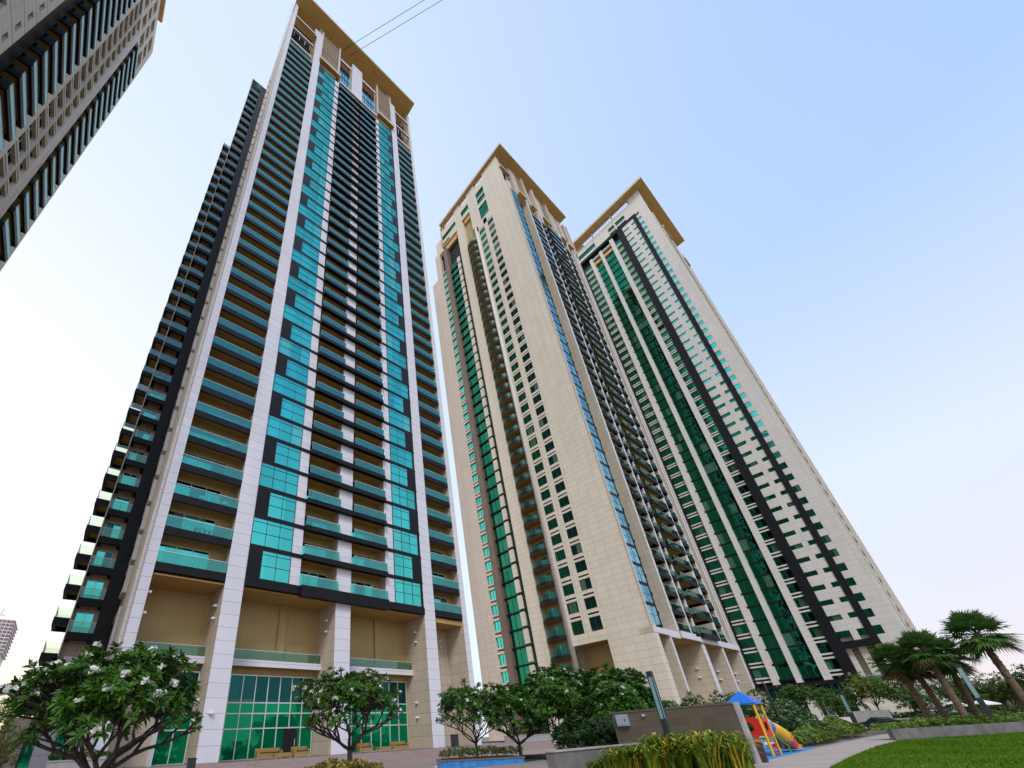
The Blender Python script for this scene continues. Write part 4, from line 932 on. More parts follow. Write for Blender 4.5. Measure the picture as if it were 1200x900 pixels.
# ================================================================== BEDS AND HEDGES
bush((10.9, 19.2, G+.3), 1.7, 1.2, .75, 'yellow green shrub mound under the frangipani before the nearest tower', seed=3, n=520, L=.17, mats=('leaf_olive', 'leaf_olive', 'leaf_yellow'), rot=-.7)
bush((24.3, 23.6, G+.35), 2.9, 1.0, .75, 'low olive shrubs filling the blue-edged pool planter', seed=4, n=800, L=.17, mats=('leaf_olive', 'leaf_mid', 'leaf_olive'), rot=-.8)
BW = 'flowering shrubs along the back of the tall tiled wall'
for i, (x, y, h, r_, lb) in enumerate(((33.5, 15.4, 3.9, 2.1, 'flowering shrub over the tiled wall just left of the light column'), (36.2, 14.6, 3.9, 2.1, 'flowering shrub behind the tiled wall right of the light column'),
        (38.9, 14.0, 4.0, 2.2, 'pale flowering shrub behind the middle of the tiled wall'), (41.6, 12.9, 4.3, 1.9, 'taller flowering shrub left of the blue pyramid roof'),
        (44.6, 11.9, 4.0, 2.4, 'dark flowering shrub right of the blue pyramid roof'), (49.5, 12.3, 3.6, 2.6, 'dark shrub between the playground and the curved lamp'))):
    bush((x, y, G), r_, r_, h, lb, seed=20+i, n=950, L=.30, mats=('leaf_mid', 'leaf_frangipani', 'leaf_dark') if i != 2 else ('leaf_mid', 'leaf_olive'), bloom=.25, group=BW)
bush((27.6, 16.4, G+.1), 2.3, 2.4, 3.3, 'dark undergrowth filling the shade beneath the clump of frangipanis', seed=33, n=1500, L=.34, mats=('leaf_dark',))
# croton and lily bed in front of the tall wall
T = thing('lily_bed', (21.6, 8.9, G), 'yellow and lime strap-leaved plants massed in front of the tall tiled wall', 'plants')
rg = random.Random(9); lv = MB(); n = 0
bed = [(18.4, 12.0), (24.8, 12.2), (24.8, 8.0), (21.6, 6.9), (19.9, 7.6)]
while n < 165:
    cx_, cy_ = rg.uniform(18.4, 24.8), rg.uniform(6.9, 12.1)
    if not in_poly(cx_, cy_, bed): continue
    n += 1
    t_ = max(0, 1-((cy_-8.5)/3.2)**2); H = (.40+.80*t_)*rg.uniform(.72, 1.12); yel = rg.random()
    for j in range(34):
        x, y = cx_+rg.gauss(0, .10), cy_+rg.gauss(0, .10); th = rg.random()*6.283; o = Vector((math.cos(th), math.sin(th), 0)); sd_ = Vector((-o.y, o.x, 0)); p = Vector((x, y, G))
        hh = H*rg.uniform(.6, 1.15); sp = hh*rg.uniform(.4, 1.15); wd = rg.uniform(.028, .055)
        mt = 'leaf_yellow' if rg.random() < (.55 if yel < .35 else .12) else 'leaf_lime'
        if rg.random() < .15: mt = 'leaf_mid'
        P = [p, p+o*sp*.18+Vector((0,0,hh*.55)), p+o*sp*.5+Vector((0,0,hh*.95)), p+o*sp*.85+Vector((0,0,hh*.98)), p+o*sp*1.2+Vector((0,0,hh*.86))]
        k = len(lv.v)
        for q_, f_ in zip(P[:4], (.7, 1, 1, .7)): lv.v += [tuple(q_-sd_*wd*f_), tuple(q_+sd_*wd*f_)]
        lv.v.append(tuple(P[4])); lv.f += [(k,k+1,k+3,k+2), (k+2,k+3,k+5,k+4), (k+4,k+5,k+7,k+6), (k+6,k+7,k+8)]; lv.m += [mt]*4
o = lv.build('leaves', T); o['kind'] = 'stuff'
m = MB(); m.prism([(18.8, 11.9), (20.0, 7.6), (21.6, 6.95), (24.9, 7.95), (24.9, 12.1)], G-.1, G+.02, 'soil'); structure('planting_soil', m)

bush((46.0, 9.9, G), 6.2, 1.1, 1.35, 'long croton hedge with yellow edges beside the pale path', 'hedge', 'hedge', seed=51, n=2600, L=.24, mats=('leaf_mid', 'leaf_lime', 'leaf_olive'), rot=.02)
bush((58.5, 10.6, G), 6.5, 1.5, 1.75, 'far croton hedge between the path and the parked car', 'hedge', 'hedge', seed=52, n=2200, L=.28, mats=('leaf_mid', 'leaf_olive', 'leaf_lime'), rot=0)
# palm planter
m = MB(); m.prism([(49.2, 5.85), (49.45, 6.15), (60.9, -.05), (120, -1.2), (120, -1.5), (60.6, -.35)], G, G+.72, 'dark_stone'); o = m.build('planter_wall'); tag(o, 'low grey concrete wall edging the raised bed of fan palms', 'wall')
m = MB(); m.prism([(49.45, 6.15), (66, 6.3), (120, 6), (120, -1.2), (60.9, -.05)][::-1], G, G+.6, 'soil'); structure('raised_soil', m)
bush((55.6, 3.5, G+.55), 6.8, .8, .75, 'lime green clipped hedge on the near edge of the palm planter', 'hedge', 'hedge', seed=53, n=1500, L=.22, mats=('leaf_lime', 'leaf_mid'), rot=-.49)
bush((67.0, .6, G+.55), 6.5, 1.2, .9, 'lime green hedge running to the right edge under the tallest palm', 'hedge', 'hedge', seed=54, n=1400, L=.24, mats=('leaf_lime', 'leaf_mid'), rot=-.05)

# ================================================================== WALLS, LIGHTS, FURNITURE
noise_mat('tile_brown', (.105, .088, .070), (.155, .130, .105), 6, .55, 5, bump=.15)
panel_mat('tile_wall', (.135, .105, .075), .30, .60, joint=.014, jdark=.35, rough=.5, var=.18)
panel_mat('tile_grey', (.18, .165, .145), .15, .30, joint=.012, jdark=.25, rough=.6, var=.14)
m = MB(); m.box(25.0, 25.4, 7.7, 13.7, G, .82, 'tile_wall'); T = m.build('tiled_wall'); tag(T, 'tall brown tiled wall behind the yellow plants, left of the playground', 'wall')
m = MB(); m.box(24.97, 25.43, 7.67, 13.73, .82, .90, 'tile_brown'); m.build('coping', T)
m = MB(); m.box(24.97, 25.43, 7.55, 7.67, G, .9, 'concrete'); m.build('end_trim', T)
m = MB(); m.tube([(24.88, 11.9, .62), (24.99, 11.9, .62)], .07, 'metal_light', 12); tag(m.build('wall_lamp'), 'small round steel lamp high on the tall tiled wall', 'lamp', 'lamps on the tiled wall')
m = MB(); m.tube([(24.88, 11.6, -.25), (24.99, 11.6, -.25)], .06, 'metal_light', 12); tag(m.build('wall_lamp'), 'small round steel lamp low on the tall tiled wall', 'lamp', 'lamps on the tiled wall')
principled('box_grey', (.38, .42, .45), .45, .2)
m = MB(); m.box(24.78, 24.99, 12.78, 13.40, .17, .74, 'box_grey'); T = m.build('utility_cabinet'); tag(T, 'pale grey electrical cabinet fixed on the tiled wall by the dark trees', 'cabinet')
m = MB(); m.box(24.765, 24.778, 12.82, 13.36, .21, .70, 'box_grey'); o = m.build('door', T); m = MB(); m.box(24.745, 24.764, 12.87, 12.91, .40, .52, 'black'); m.build('handle', o)
# low grey wall (corner seen from its end)
m = MB(); m.box(16.3, 25.0, 11.75, 12.15, G, -.68, 'tile_grey'); T = m.build('garden_wall'); tag(T, 'low grey tiled wall ending in a corner in front of the dark trees', 'wall')
m = MB(); m.box(16.25, 25.0, 11.70, 12.2, -.68, -.62, 'concrete'); m.build('coping', T)

principled('lamp_glass', (.20, .36, .37), .15, 0, .8); principled('plum', (.045, .014, .018), .4)
def light_column(loc, h, label, wd=.22, rot=0.0, lit=.5):
    x, y, z = loc; T = thing('light_column', loc, label, 'lamp', 'square garden light columns')
    m = MB(); m.box(x-wd/2, x+wd/2, y-wd/2, y+wd/2, z, z+h*(1-lit)-.0, 'metal_dark'); m.box(x-wd*.75, x+wd*.75, y-wd*.75, y+wd*.75, z, z+.05, 'metal_dark'); m.build('post', T)
    m = MB(); a = wd*.36; m.box(x-a, x+a, y-a, y+a, z+h*(1-lit), z+h-.22, 'lamp_glass'); g = m.build('diffuser', T)
    m = MB()
    for i, j in ((-1,-1), (1,-1), (-1,1), (1,1)): m.box(x+i*(wd/2-.015)-.015, x+i*(wd/2-.015)+.015, y+j*(wd/2-.015)-.015, y+j*(wd/2-.015)+.015, z+h*(1-lit), z+h-.22, 'metal_dark')
    m.build('frame', T)
    m = MB(); m.box(x-wd/2, x+wd/2, y-wd/2, y+wd/2, z+h-.22, z+h, 'metal_dark'); m.build('cap', T)
light_column((20.85, 9.15, G), 3.87, 'black light column with a teal glass panel in front of the tiled wall')
light_column((60.0, 1.15, G), 5.15, 'light column standing in front of the palms at the right', .36)
light_column((74.1, 11.4, G), 4.3, 'distant light column with pale glass in front of the far tower entrance', .40)

def curved_lamp(loc, h, label):
    x, y, z = loc; T = thing('street_lamp', loc, label, 'lamp')
    m = MB(); pts = [(x, y, z), (x, y, z+h-.3), (x, y+.06, z+h-.08), (x, y+.25, z+h), (x, y+.7, z+h+.02)]
    m.tube(pts, [.085, .06, .055, .05, .05], 'metal_dark', 10); m.tube([(x, y, z), (x, y, z+.25)], .14, 'metal_dark', 12); m.build('post', T, True)
    m = MB(); m.box(x-.13, x+.13, y+.6, y+1.5, z+h-.05, z+h+.05, 'metal_light'); m.build('lamp_head', T)
curved_lamp((40.8, 10.1, G), 4.3, 'dark lamp post with a bent arm rising beside the playground')
m = MB(); m.box(40.3, 41.2, 9.8, 10.5, G+.02, G+.25, 'concrete'); tag(m.build('lamp_footing'), 'small concrete footing block under the bent lamp post', 'block')

# litter bin by the wall end
T = thing('litter_bin', (25.95, 7.75, G), 'dark litter bin with a red rim at the end of the tiled wall', 'bin')
m = MB(); m.tube([(25.95, 7.75, G), (25.95, 7.75, G+.82)], [.30, .33], 'plum', 20); m.build('body', T, False)
principled('play_red', (.62, .03, .015), .35); principled('play_yellow', (.80, .42, .01), .35); principled('play_blue', (.015, .16, .62), .35); principled('play_green', (.05, .30, .08), .4); principled('play_orange', (.75, .14, .01), .35)
m = MB(); m.tube([(25.95, 7.75, G+.82), (25.95, 7.75, G+.93)], [.35, .34], 'play_red', 20); m.build('rim', T, False)

# playground tower
cx, cy, hw = 31.15, 9.05, .62
T = thing('play_tower', (cx, cy, G), 'playground tower with a blue pyramid roof, yellow posts and a red panel', 'playground')
for i, j in ((-1,-1), (1,-1), (-1,1), (1,1)):
    m = MB(); m.tube([(cx+i*hw, cy+j*hw, G), (cx+i*hw, cy+j*hw, 1.02)], .065, 'play_yellow', 12); m.build('post', T, False)
m = MB(); e = hw+.12; ap = (cx, cy, 1.66); c4 = [(cx-e, cy-e, 1.0), (cx+e, cy-e, 1.0), (cx+e, cy+e, 1.0), (cx-e, cy+e, 1.0)]
for i in range(4): m.tri(c4[i], c4[(i+1)%4], ap, 'play_blue')
m.box(cx-e, cx+e, cy-e, cy+e, .93, 1.0, 'play_blue')
for i in range(4):
    for k in (.33, .66):
        a_ = Vector(c4[i]).lerp(Vector(c4[(i+1)%4]), k); m.tube([a_, Vector(ap)*.97+a_*.03], .02, 'play_blue', 4, False)
m.build('roof', T)
m = MB(); m.box(cx-hw, cx+hw, cy-hw, cy+hw, -.82, -.74, 'play_green'); m.build('platform', T)
m = MB()   # red panels with a round hole
def holed(mb, f, u0, u1, z0, z1, r, mat, th=.04, K=20):
    cu, cz = (u0+u1)/2, (z0+z1)/2
    for i in range(K):
        a0, a1 = 2*math.pi*i/K, 2*math.pi*(i+1)/K
        def edge(a):
            c, s_ = math.cos(a), math.sin(a); k = min((u1-cu)/max(abs(c), 1e-6), (z1-cz)/max(abs(s_), 1e-6)); return (cu+c*k, cz+s_*k)
        p, q = (cu+r*math.cos(a0), cz+r*math.sin(a0)), (cu+r*math.cos(a1), cz+r*math.sin(a1)); P, Q = edge(a0), edge(a1)
        for n_ in (0, th): mb.quad(f(*p, n_), f(*P, n_), f(*Q, n_), f(*q, n_), mat)
        mb.quad(f(*p, 0), f(*q, 0), f(*q, th), f(*p, th), mat)
        mb.quad(f(*P, 0), f(*Q, 0), f(*Q, th), f(*P, th), mat)
holed(m, lambda u, z, n_: (u, cy-hw-n_, z), cx-hw+.07, cx+hw-.07, -.68, .28, .26, 'play_red'); m.build('panel', T)
m = MB(); holed(m, lambda u, z, n_: (cx-hw-n_, u, z), cy-hw+.07, cy+hw-.07, -.68, .28, .24, 'play_red'); m.build('panel', T)
m = MB(); m.box(cx-hw+.05, cx+hw-.05, cy-hw-.06, cy-hw-.02, .30, .42, 'play_green'); m.box(cx-hw+.05, cx+hw-.05, cy-hw-.06, cy-hw-.02, -.86, -.70, 'play_green'); m.build('rail', T)
m = MB()
for i in range(6): z = G+.12+i*.14; m.tube([(cx-hw+.1, cy-hw-.04, z), (cx+hw-.1, cy-hw-.04, z)], .03, 'play_red', 6)
m.build('ladder', T)
T = thing('tube_slide', (33.4, 8.75, G), 'yellow and red tube slide curving down onto the blue mat', 'slide')
pts = [Vector(p) for p in ((31.85, 8.85, -.22), (32.35, 8.72, -.24), (32.9, 8.62, -.36), (33.45, 8.55, -.55), (33.95, 8.52, -.76), (34.4, 8.55, -.95), (34.8, 8.62, -1.08), (35.15, 8.72, -1.14))]
for a_, b_, mt in ((0, 1, 'play_blue'), (1, 4, 'play_yellow'), (4, 7, 'play_red')):
    m = MB(); m.tube(pts[a_:b_+1], .36 if mt != 'play_blue' else .39, mt, 18, False); m.build('tube', T, True)
    m = MB(); m.tube([pts[b_]-Vector((.05,0,0)), pts[b_]+Vector((.05,0,-.02))], .40, mt, 18, False); m.build('collar', T, True)
m = MB(); m.tube([(33.9, 8.5, G), (33.9, 8.5, -1.05)], .05, 'play_green', 8); m.tube([(33.9, 8.5, -1.3), (32.2, 8.5, -.62)], .05, 'play_green', 8); m.build('support', T)
m = MB(); m.box(35.1, 36.0, 8.4, 9.1, -1.48, -1.40, 'play_orange'); m.box(35.1, 36.0, 8.36, 8.41, -1.48, -1.25, 'play_orange'); m.box(35.1, 36.0, 9.09, 9.14, -1.48, -1.25, 'play_orange'); m.build('chute', T)
# pale climbing frame behind the slide
T = thing('climbing_frame', (38.5, 10.6, G), 'white and pale blue climbing frame with slatted sides behind the tube slide', 'playground')
for i, x in enumerate((37.6, 38.2, 38.9, 39.5)):
    m = MB(); m.tube([(x, 10.9, G), (x-.15, 10.4, .35-.25*(i%2))], .09, 'white_paint', 8); m.build('post', T)
m = MB()
for i in range(5): z = G+.3+i*.32; m.box(37.5, 39.5, 10.55, 10.63, z, z+.14, 'white_paint')
m.build('slat', T)
m = MB(); m.tube([(38.9, 10.5, .3), (38.9, 9.9, -.5), (38.9, 9.4, -1.3)], .16, 'box_grey', 10); m.build('slide', T)
m = MB(); m.tube([(38.0, 10.4, -.75), (38.25, 10.4, -.75)], .22, 'play_red', 14); m.build('red_wheel', T)

# wicker lounge sets on the terrace
noise_mat('wicker', (.28, .17, .045), (.42, .27, .09), 14, .75, 3, bump=.6, stretch=(1, 1, 3))
noise_mat('cushion', (.05, .035, .028), (.08, .055, .045), 8, .9)
def wicker_seat(x, y, w_, label, cat='sofa', back=True, name='wicker_sofa', z=PB):
    T = thing(name, (x, y, z), label, cat, 'wicker lounge furniture on the terrace')
    m = MB(); m.box(x-w_/2, x+w_/2, y-.42, y+.42, z+.10, z+.42, 'wicker'); m.build('seat', T)
    if back:
        m = MB(); m.box(x-w_/2, x+w_/2, y+.30, y+.46, z+.425, z+.85, 'wicker'); m.build('backrest', T)
        for s_ in (-1, 1):
            m = MB(); m.box(x+s_*(w_/2-.08)-.08, x+s_*(w_/2-.08)+.08, y-.42, y+.29, z+.425, z+.66, 'wicker'); m.build('armrest', T)
        m = MB(); m.box(x-w_/2+.17, x+w_/2-.17, y-.41, y+.28, z+.425, z+.54, 'cushion'); m.build('cushion', T)
    for i in (-1, 1):
        for j in (-1, 1): m = MB(); m.box(x+i*(w_/2-.08)-.03, x+i*(w_/2-.08)+.03, y+j*.34-.03, y+j*.34+.03, z, z+.10, 'white_paint'); m.build('leg', T)
wicker_seat(16.3, 42.6, 2.3, 'wicker sofa left of the low table at the left lobby window')
wicker_seat(16.9, 41.0, 1.5, 'low wicker table in front of the left hand sofa', 'table', False, 'wicker_table')
wicker_seat(19.0, 41.7, 1.5, 'wicker armchair beside the dark lobby door', 'chair', True, 'wicker_armchair')
wicker_seat(26.5, 42.4, 1.6, 'wicker armchair at the left end of the right hand lounge set', 'chair', True, 'wicker_armchair')
wicker_seat(28.6, 42.0, 1.5, 'dark-topped wicker table between the two right hand seats', 'table', False, 'wicker_table')
wicker_seat(30.9, 42.2, 2.0, 'wicker sofa at the right end of the right hand lounge set')

def bollard(loc, label, h=.9, w_=.34):
    x, y, z = loc; T = thing('bollard_light', loc, label, 'bollard', 'short black bollard lights by the towers')
    m = MB(); m.box(x-w_/2, x+w_/2, y-w_/2, y+w_/2, z, z+h-.08, 'metal_dark'); m.build('post', T)
    m = MB(); m.box(x-w_/2-.02, x+w_/2+.02, y-w_/2-.02, y+w_/2+.02, z+h-.08, z+h, 'black'); m.build('cap', T)
bollard((8.2, 35.6, G), 'black bollard in front of the second pilaster of the nearest tower', 1.25, .46)
bollard((36.1, 38.8, PB), 'black bollard at the foot of the right hand pilaster', 1.25, .62)
bollard((4.0, 41.3, PB), 'black bollard against the beige wall behind the large frangipani', .95, .45)

# ---- pool and planters
noise_mat('pool_tile', (.02, .13, .38), (.05, .26, .60), 2.2, .25, 4)
m_, nt_, b_ = principled('water', (.10, .26, .33), .06, 0, .6)
n_ = N(nt_, 'ShaderNodeTexNoise'); n_.inputs['Scale'].default_value = 3; bp_ = N(nt_, 'ShaderNodeBump'); bp_.inputs['Strength'].default_value = .25; bp_.inputs['Distance'].default_value = .03
nt_.links.new(n_.outputs[0], bp_.inputs['Height']); nt_.links.new(bp_.outputs[0], b_.inputs['Normal'])
m = MB(); m.prism([(12.5, 20.2), (20.2, 25.6), (26.8, 26.6), (28.5, 23.4), (28.6, 21.4), (25.0, 20.5), (21, 20.8), (15.5, 17.6)][::-1], G-.1, G+.005, 'water'); structure('pool_water', m)
def planter(pts, z1, label, wall, soil='soil'):
    m = MB(); m.prism(pts, G, z1-.12, wall); T = m.build('planter'); tag(T, label, 'planter')
    c_ = Vector((sum(p[0] for p in pts)/len(pts), sum(p[1] for p in pts)/len(pts)))
    m = MB(); m.prism([tuple(c_+(Vector(p)-c_)*1.03) for p in pts], z1-.12, z1-.03, 'tile_brown'); m.build('coping', T)
    m = MB(); m.prism([tuple(c_+(Vector(p)-c_)*.9) for p in pts], z1-.03, z1-.01, soil); m.build('soil', T)
planter([(9.0, 20.2), (12.4, 18.0), (13.6, 20.4), (10.2, 22.2)], -1.02, 'dark stone planter holding the frangipani before the nearest tower', 'tile_brown')
planter([(21.4, 24.7), (25.6, 20.9), (27.6, 23.8), (23.2, 27.0)], -1.24, 'pool planter with blue mosaic sides around the slender frangipani', 'pool_tile')
m = MB(); m.prism([(27.8, 20.6), (33.5, 15.6), (33.5, 22.0), (29.6, 24.6)], G-.05, G+.22, 'soil'); structure('tree_bed', m)
# far low planters between the towers
def box_planter(x0, x1, y0, y1, z0, z1, label):
    m = MB(); m.box(x0, x1, y0, y1, z0, z1, 'concrete'); T = m.build('planter'); tag(T, label, 'planter')
    m = MB(); m.box(x0-.04, x1+.04, y0-.04, y1+.04, z1, z1+.08, 'concrete'); m.build('coping', T)
box_planter(47.5, 56.0, 39.5, 41.5, PB, PB+.75, 'long pale planter on the terrace between the first two towers')
bush((51.7, 40.5, PB+.75), 4.2, .8, 1.3, 'green hedge in the long pale planter between the first two towers', 'hedge', 'hedge', seed=60, n=900, L=.3, mats=('leaf_mid', 'leaf_frangipani'))
box_planter(.2, 3.6, 36.5, 38.6, G, -.15, 'square stone planter at the foot of the left end of the nearest tower')
bush((1.9, 37.5, -.07), 1.7, .9, .55, 'flat green hedge in the stone planter at the left', 'hedge', 'hedge', seed=61, n=600, L=.14, mats=('leaf_dark', 'leaf_frangipani'))
small_tree((1.0, 37.4, -.1), 3.4, 1.2, 'young thin tree with a pale trunk in the stone planter at the left', 3, ('leaf_mid', 'leaf_olive'), n=200, L=.16, trunk=.07)
small_tree((-2.6, 30.0, G), 4.6, 2.2, 'olive leaved tree at the left edge behind the large frangipani', 6, ('leaf_olive', 'leaf_mid', 'leaf_olive'), n=900, L=.17)
small_tree((-2.3, 38.5, G), 2.9, 1.3, 'small yellowish tree low at the left edge', 8, ('leaf_olive',), n=300, L=.16)
# low pavilion in front of the middle tower
small_tree((54.0, 46.5, PB), 4.8, 1.9, 'pale green tree standing between the first two towers', 9, ('leaf_olive', 'leaf_mid'), n=420, L=.24)
# ---- far tower's garden
for x, y, h_, r_, lb, sd_, mt in ((93.0, 19.6, 6.6, 2.5, 'clipped tree in front of the far lobby, leftmost of the row', 12, ('leaf_mid', 'leaf_frangipani')), (93.5, 15.6, 6.2, 3.6, 'broad low tree in front of the middle of the far lobby', 13, ('leaf_frangipani', 'leaf_mid')),
        (94.0, 11.3, 6.8, 2.9, 'yellow green tree before the far portico', 14, ('leaf_olive', 'leaf_lime')), (91.0, 7.6, 5.9, 2.9, 'dense green tree between the portico and the palms', 15, ('leaf_mid', 'leaf_frangipani'))):
    small_tree((x, y, G+.4), h_, r_, lb, sd_, mt, 'tree', 'trees in front of the farthest tower', n=560, L=.42)
for x, y, h_, r_, lb, sd_ in ((108, 3.6, 6.8, 3.4, 'grey green tree beyond the palms, left of the light column', 16), (112, -.6, 6.3, 3.6, 'grey green tree beyond the palms, right of the light column', 17), (104, -4.5, 7.2, 3.8, 'reddish topped tree at the far right edge', 18)):
    small_tree((x, y, G), h_, r_, lb, sd_, ('leaf_olive', 'leaf_dark', 'leaf_mid'), 'tree', 'trees beyond the palms', n=520, L=.5)
m = MB(); m.box(85.5, 87.0, 13.2, 21.5, G, .12, 'white_paint'); T = m.build('garden_wall'); tag(T, 'long cream wall with slot lights in front of the far lobby', 'wall')
for i in range(4): m = MB(); m.box(85.42, 85.5, 14.3+i*1.9, 15.3+i*1.9, -.35, -.25, 'black'); m.build('slot_light', T)
m = MB(); m.prism([(86.9, 9.9), (86.9, 13.2), (90.5, 13.2), (90.5, 9.9)][::-1], G, .75, 'concrete'); tag(m.build('ramp_wall'), 'grey concrete block wall right of the cream wall', 'wall')
m = MB(); m.box(88.0, 88.6, -6, 9.8, G, -.35, 'concrete'); tag(m.build('boundary_wall'), 'long pale boundary wall behind the palm trunks', 'wall')
bush((90.5, 4.5, G), 1.4, 7.5, 2.5, 'dark hedge line above the pale boundary wall', 'hedge', 'hedge', seed=63, n=1700, L=.4, mats=('leaf_dark', 'leaf_mid', 'leaf_frangipani'))
bush((86.9, 4.5, G), .8, 6.5, 1.5, 'low grassy shrubs at the foot of the boundary wall', 'shrub', 'shrub', seed=64, n=900, L=.32, mats=('leaf_mid', 'leaf_olive'))
# parasols on the terrace at the far right
for i, (x, y, lb) in enumerate(((94.9, 4.2, 'white parasol left of the light column, beyond the palms'), (95.2, 1.8, 'white parasol right of the light column, beyond the palms'))):
    T = thing('parasol', (x, y, G), lb, 'parasol', 'white parasols beyond the palms')
    m = MB(); m.tube([(x, y, G), (x, y, 1.3)], .04, 'metal_light', 8); m.build('pole', T)
    m = MB(); K = 8; rr = 1.5; rim = [(x+rr*math.cos(k*math.pi/4), y+rr*math.sin(k*math.pi/4), .75) for k in range(K)]
    for k in range(K): m.tri(rim[k], rim[(k+1)%K], (x, y, 1.35), 'white_paint'); m.quad(rim[k], rim[(k+1)%K], (*rim[(k+1)%K][:2], .62), (*rim[k][:2], .62), 'white_paint')
    m.build('canopy', T)
# pavilion beyond the palms
T = thing('pavilion', (118, -4, G), 'low beige pavilion with a flat roof beyond the palms at the right', 'building')
for y in (-9, -5, -1, 3): m = MB(); m.box(116, 116.8, y, y+.9, G, 3.0, 'stone'); m.build('column', T)
m = MB(); m.box(115, 124, -12, 6, 3.0, 3.8, 'stone_pale', 'soffit'); m.build('roof', T)
m = MB(); m.box(121, 121.4, -11, 5, G, 3.0, 'stone'); m.build('wall', T)
# dark car
def car(loc, label):
    X, Y, Z = loc; T = thing('parked_car', loc, label, 'car')
    principled('car_paint', (.02, .022, .03), .22, .3, .7); principled('tyre', (.015, .015, .015), .8); principled('tail_red', (.45, .02, .03), .25)
    # lengthways along Y, tail towards -Y
    prof = [(-2.2, .35), (-2.25, .85), (-2.1, 1.0), (-1.55, 1.05), (-.95, 1.42), (.45, 1.45), (1.1, 1.02), (2.05, .88), (2.25, .6), (2.2, .35)]
    m = MB(); n = len(prof)
    for sx_ in (-.88, .88):
        for (u, v) in prof:
            k = .80 if v > 1.2 else 1.0; m.v.append((X+sx_*k, Y+u, Z+v))
    m.f.append(tuple(range(n))); m.m.append('car_paint'); m.f.append(tuple(range(2*n-1, n-1, -1))); m.m.append('car_paint')
    for i in range(n): j = (i+1) % n; m.f.append((i, n+i, n+j, j)); m.m.append('car_paint')
    m.build('body', T)
    m = MB(); 
    for s_ in (-1, 1): m.quad((X+s_*.885, Y-1.3, Z+1.02), (X+s_*.885, Y+.85, Z+1.02), (X+s_*.735, Y+.40, Z+1.38), (X+s_*.735, Y-.85, Z+1.38), 'glass_dark')
    m.quad((X-.72, Y-1.56, Z+1.07), (X+.72, Y-1.56, Z+1.07), (X+.62, Y-1.0, Z+1.41), (X-.62, Y-1.0, Z+1.41), 'glass_dark'); m.build('window', T)
    for u in (-1.4, 1.4):
        for s_ in (-1, 1):
            m = MB(); m.tube([(X+s_*.72, Y+u, Z+.33), (X+s_*.92, Y+u, Z+.33)], .33, 'tyre', 18); o = m.build('wheel', T)
            m = MB(); m.tube([(X+s_*.921, Y+u, Z+.33), (X+s_*.935, Y+u, Z+.33)], .20, 'metal_light', 14); m.build('rim', o)
    for s_ in (-1, 1): m = MB(); m.box(X+s_*.70-.16, X+s_*.70+.16, Y-2.30, Y-2.2, Z+.72, Z+.92, 'tail_red'); m.build('tail_light', T)
car((83.0, 10.6, G+.06), 'dark parked car with a red tail light behind the far hedge')

# ---- ropes from the crown of the nearest tower
for P0, P1, lb in (((17.34, 40.1, 180.3), Vector((.83, .56, 5.05)), 'thin rope leaving the roof soffit, upper of the two'), ((19.55, 39.9, 180.3), Vector((.82, .57, 4.79)), 'thin rope leaving the roof soffit, lower of the two')):
    d_ = Vector(P1); q = d_*(178/d_.z)*1.0; q.z = 178
    a_ = Vector(P0); b2_ = a_+(q-a_)*2.4
    m = MB(); m.tube([a_, a_.lerp(b2_, .5)-Vector((0,0,.6)), b2_], .055, 'metal_dark', 6); tag(m.build('rope'), lb, 'rope', 'ropes from the tower roof')
for i, (x, lb) in enumerate(((1.75, 'thin hanging rope beside the left pilaster, outer of the two'), (2.12, 'thin hanging rope beside the left pilaster, inner of the two'))):
    m = MB(); m.tube([(x, 40.6, 180.3), (x-.05, 40.8, 140), (x, 41.2, 100)], .02, 'metal_dark', 5); tag(m.build('rope'), lb, 'rope', 'ropes hanging down the tower flank')

# ---- unfinished tower and low buildings in the far left haze
T = thing('unfinished_tower', (-62, 400, G), 'distant unfinished tower with bare floor edges at the left edge', 'tower')
noise_mat('hazed_concrete', (.78, .68, .68), (.82, .74, .72), .05, .9)  # distance haze painted in: concrete made paler and pinker
m = MB(); m.box(-72, -42.5, 400, 430, G, 66, 'hazed_concrete'); m.build('wall', T)
m = MB(); m.box(-70, -45, 402, 428, 66, 88, 'hazed_concrete')
for i in range(10): m.box(-73, -41.0, 399, 431, 66+i*2.4, 66.6+i*2.4, 'hazed_concrete')
m.build('floor_slab', T)
m = MB()
for i in range(14): m.box(-72+i*2.2, -71.7+i*2.2, 398.6, 399, 60, 89, 'hazed_concrete')
m.build('scaffold', T)
m = MB(); m.tube([(-58, 405, 86), (-58, 405, 104)], .6, 'hazed_concrete', 4); m.tube([(-66, 405, 95), (-48, 405, 92)], .5, 'hazed_concrete', 4); m.tube([(-52, 405, 88), (-50, 405, 97)], .4, 'hazed_concrete', 4); m.build('crane', T)
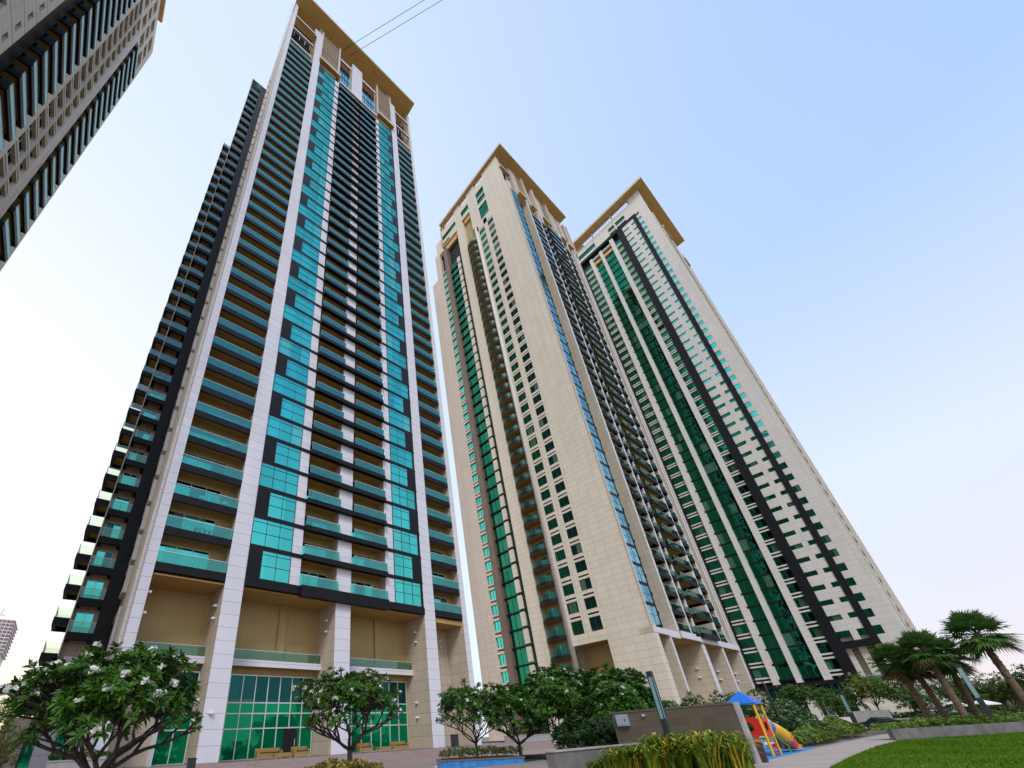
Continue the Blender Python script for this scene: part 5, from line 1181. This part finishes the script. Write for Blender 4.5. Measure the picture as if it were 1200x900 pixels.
for x, y, w_, h_, lb in ((-30, 150, 17, 8.0, 'low pale building on the horizon at the left edge'), (-9.5, 190, 9, 9.5, 'taller pale block on the horizon beside the wing of the nearest tower')):
    T = thing('low_building', (x, y, G), lb, 'building'); m = MB(); m.box(x-w_/2, x+w_/2+8, y, y+12, G, G+h_, 'stone_pale'); m.build('wall', T)
    for i in range(5):
        m = MB(); u = x-w_/2+1+i*(w_+6)/5; m.box(u, u+1.6, y-.05, y+.05, G+2, G+4, 'glass_dark'); m.build('window', T)
    m = MB(); m.box(x-w_/2-.3, x+w_/2+8.3, y-.3, y+12.3, G+h_, G+h_+.5, 'stone'); m.build('roof', T)

# ---- things left out on the balconies of the nearest tower
def balcony_chair(x, y, z, label, mat='metal_dark'):
    T = thing('balcony_chair', (x, y, z), label, 'chair', 'chairs left out on the low balconies')
    m = MB(); m.box(x-.25, x+.25, y-.25, y+.25, z+.40, z+.46, mat); m.build('seat', T)
    m = MB(); m.box(x-.25, x+.25, y+.20, y+.25, z+.46, z+.95, mat); m.build('backrest', T)
    for i in (-1, 1):
        for j in (-1, 1): m = MB(); m.box(x+i*.22-.02, x+i*.22+.02, y+j*.22-.02, y+j*.22+.02, z, z+.40, mat); m.build('leg', T)
S_ = 14.96
for x, k, lb in ((6.1, 2, 'white chair on the third balcony up of the left bay'), (8.3, 2, 'white chair at the right end of the third balcony up of the left bay'), (5.4, 3, 'pale chair on the fourth balcony up of the left bay'),
                 (7.6, 4, 'chair on the fifth balcony up of the left bay'), (19.8, 1, 'chair on the second balcony of the bay left of the central pier'), (26.2, 3, 'chair on the fourth balcony of the bay right of the central pier')):
    balcony_chair(x, 40.75, S_+PITCH*k, lb, 'white_paint' if k < 4 else 'metal_dark')
for i in range(7):
    x = 6.05+i*.42; z = S_+PITCH
    T = thing('potted_plant', (x, 40.45, z), ('spiky potted plant in the row on the second balcony of the left bay' if i else 'leftmost potted plant on the second balcony of the left bay'), 'plant', 'row of pots on the second balcony')
    m = MB(); m.tube([(x, 40.45, z), (x, 40.45, z+.34)], [.12, .16], 'black', 10); m.build('pot', T)
    lv = MB(); rg = random.Random(70+i)
    for j in range(26):
        th = rg.random()*6.283; d = Vector((math.cos(th)*.6, math.sin(th)*.5, rg.uniform(.5, 1.4))); leaf(lv, (x, 40.45, z+.34), d, (-math.sin(th), math.cos(th), 0), rg.uniform(.35, .62), .07, 'leaf_dark', .2)
    lv.build('leaves', T)
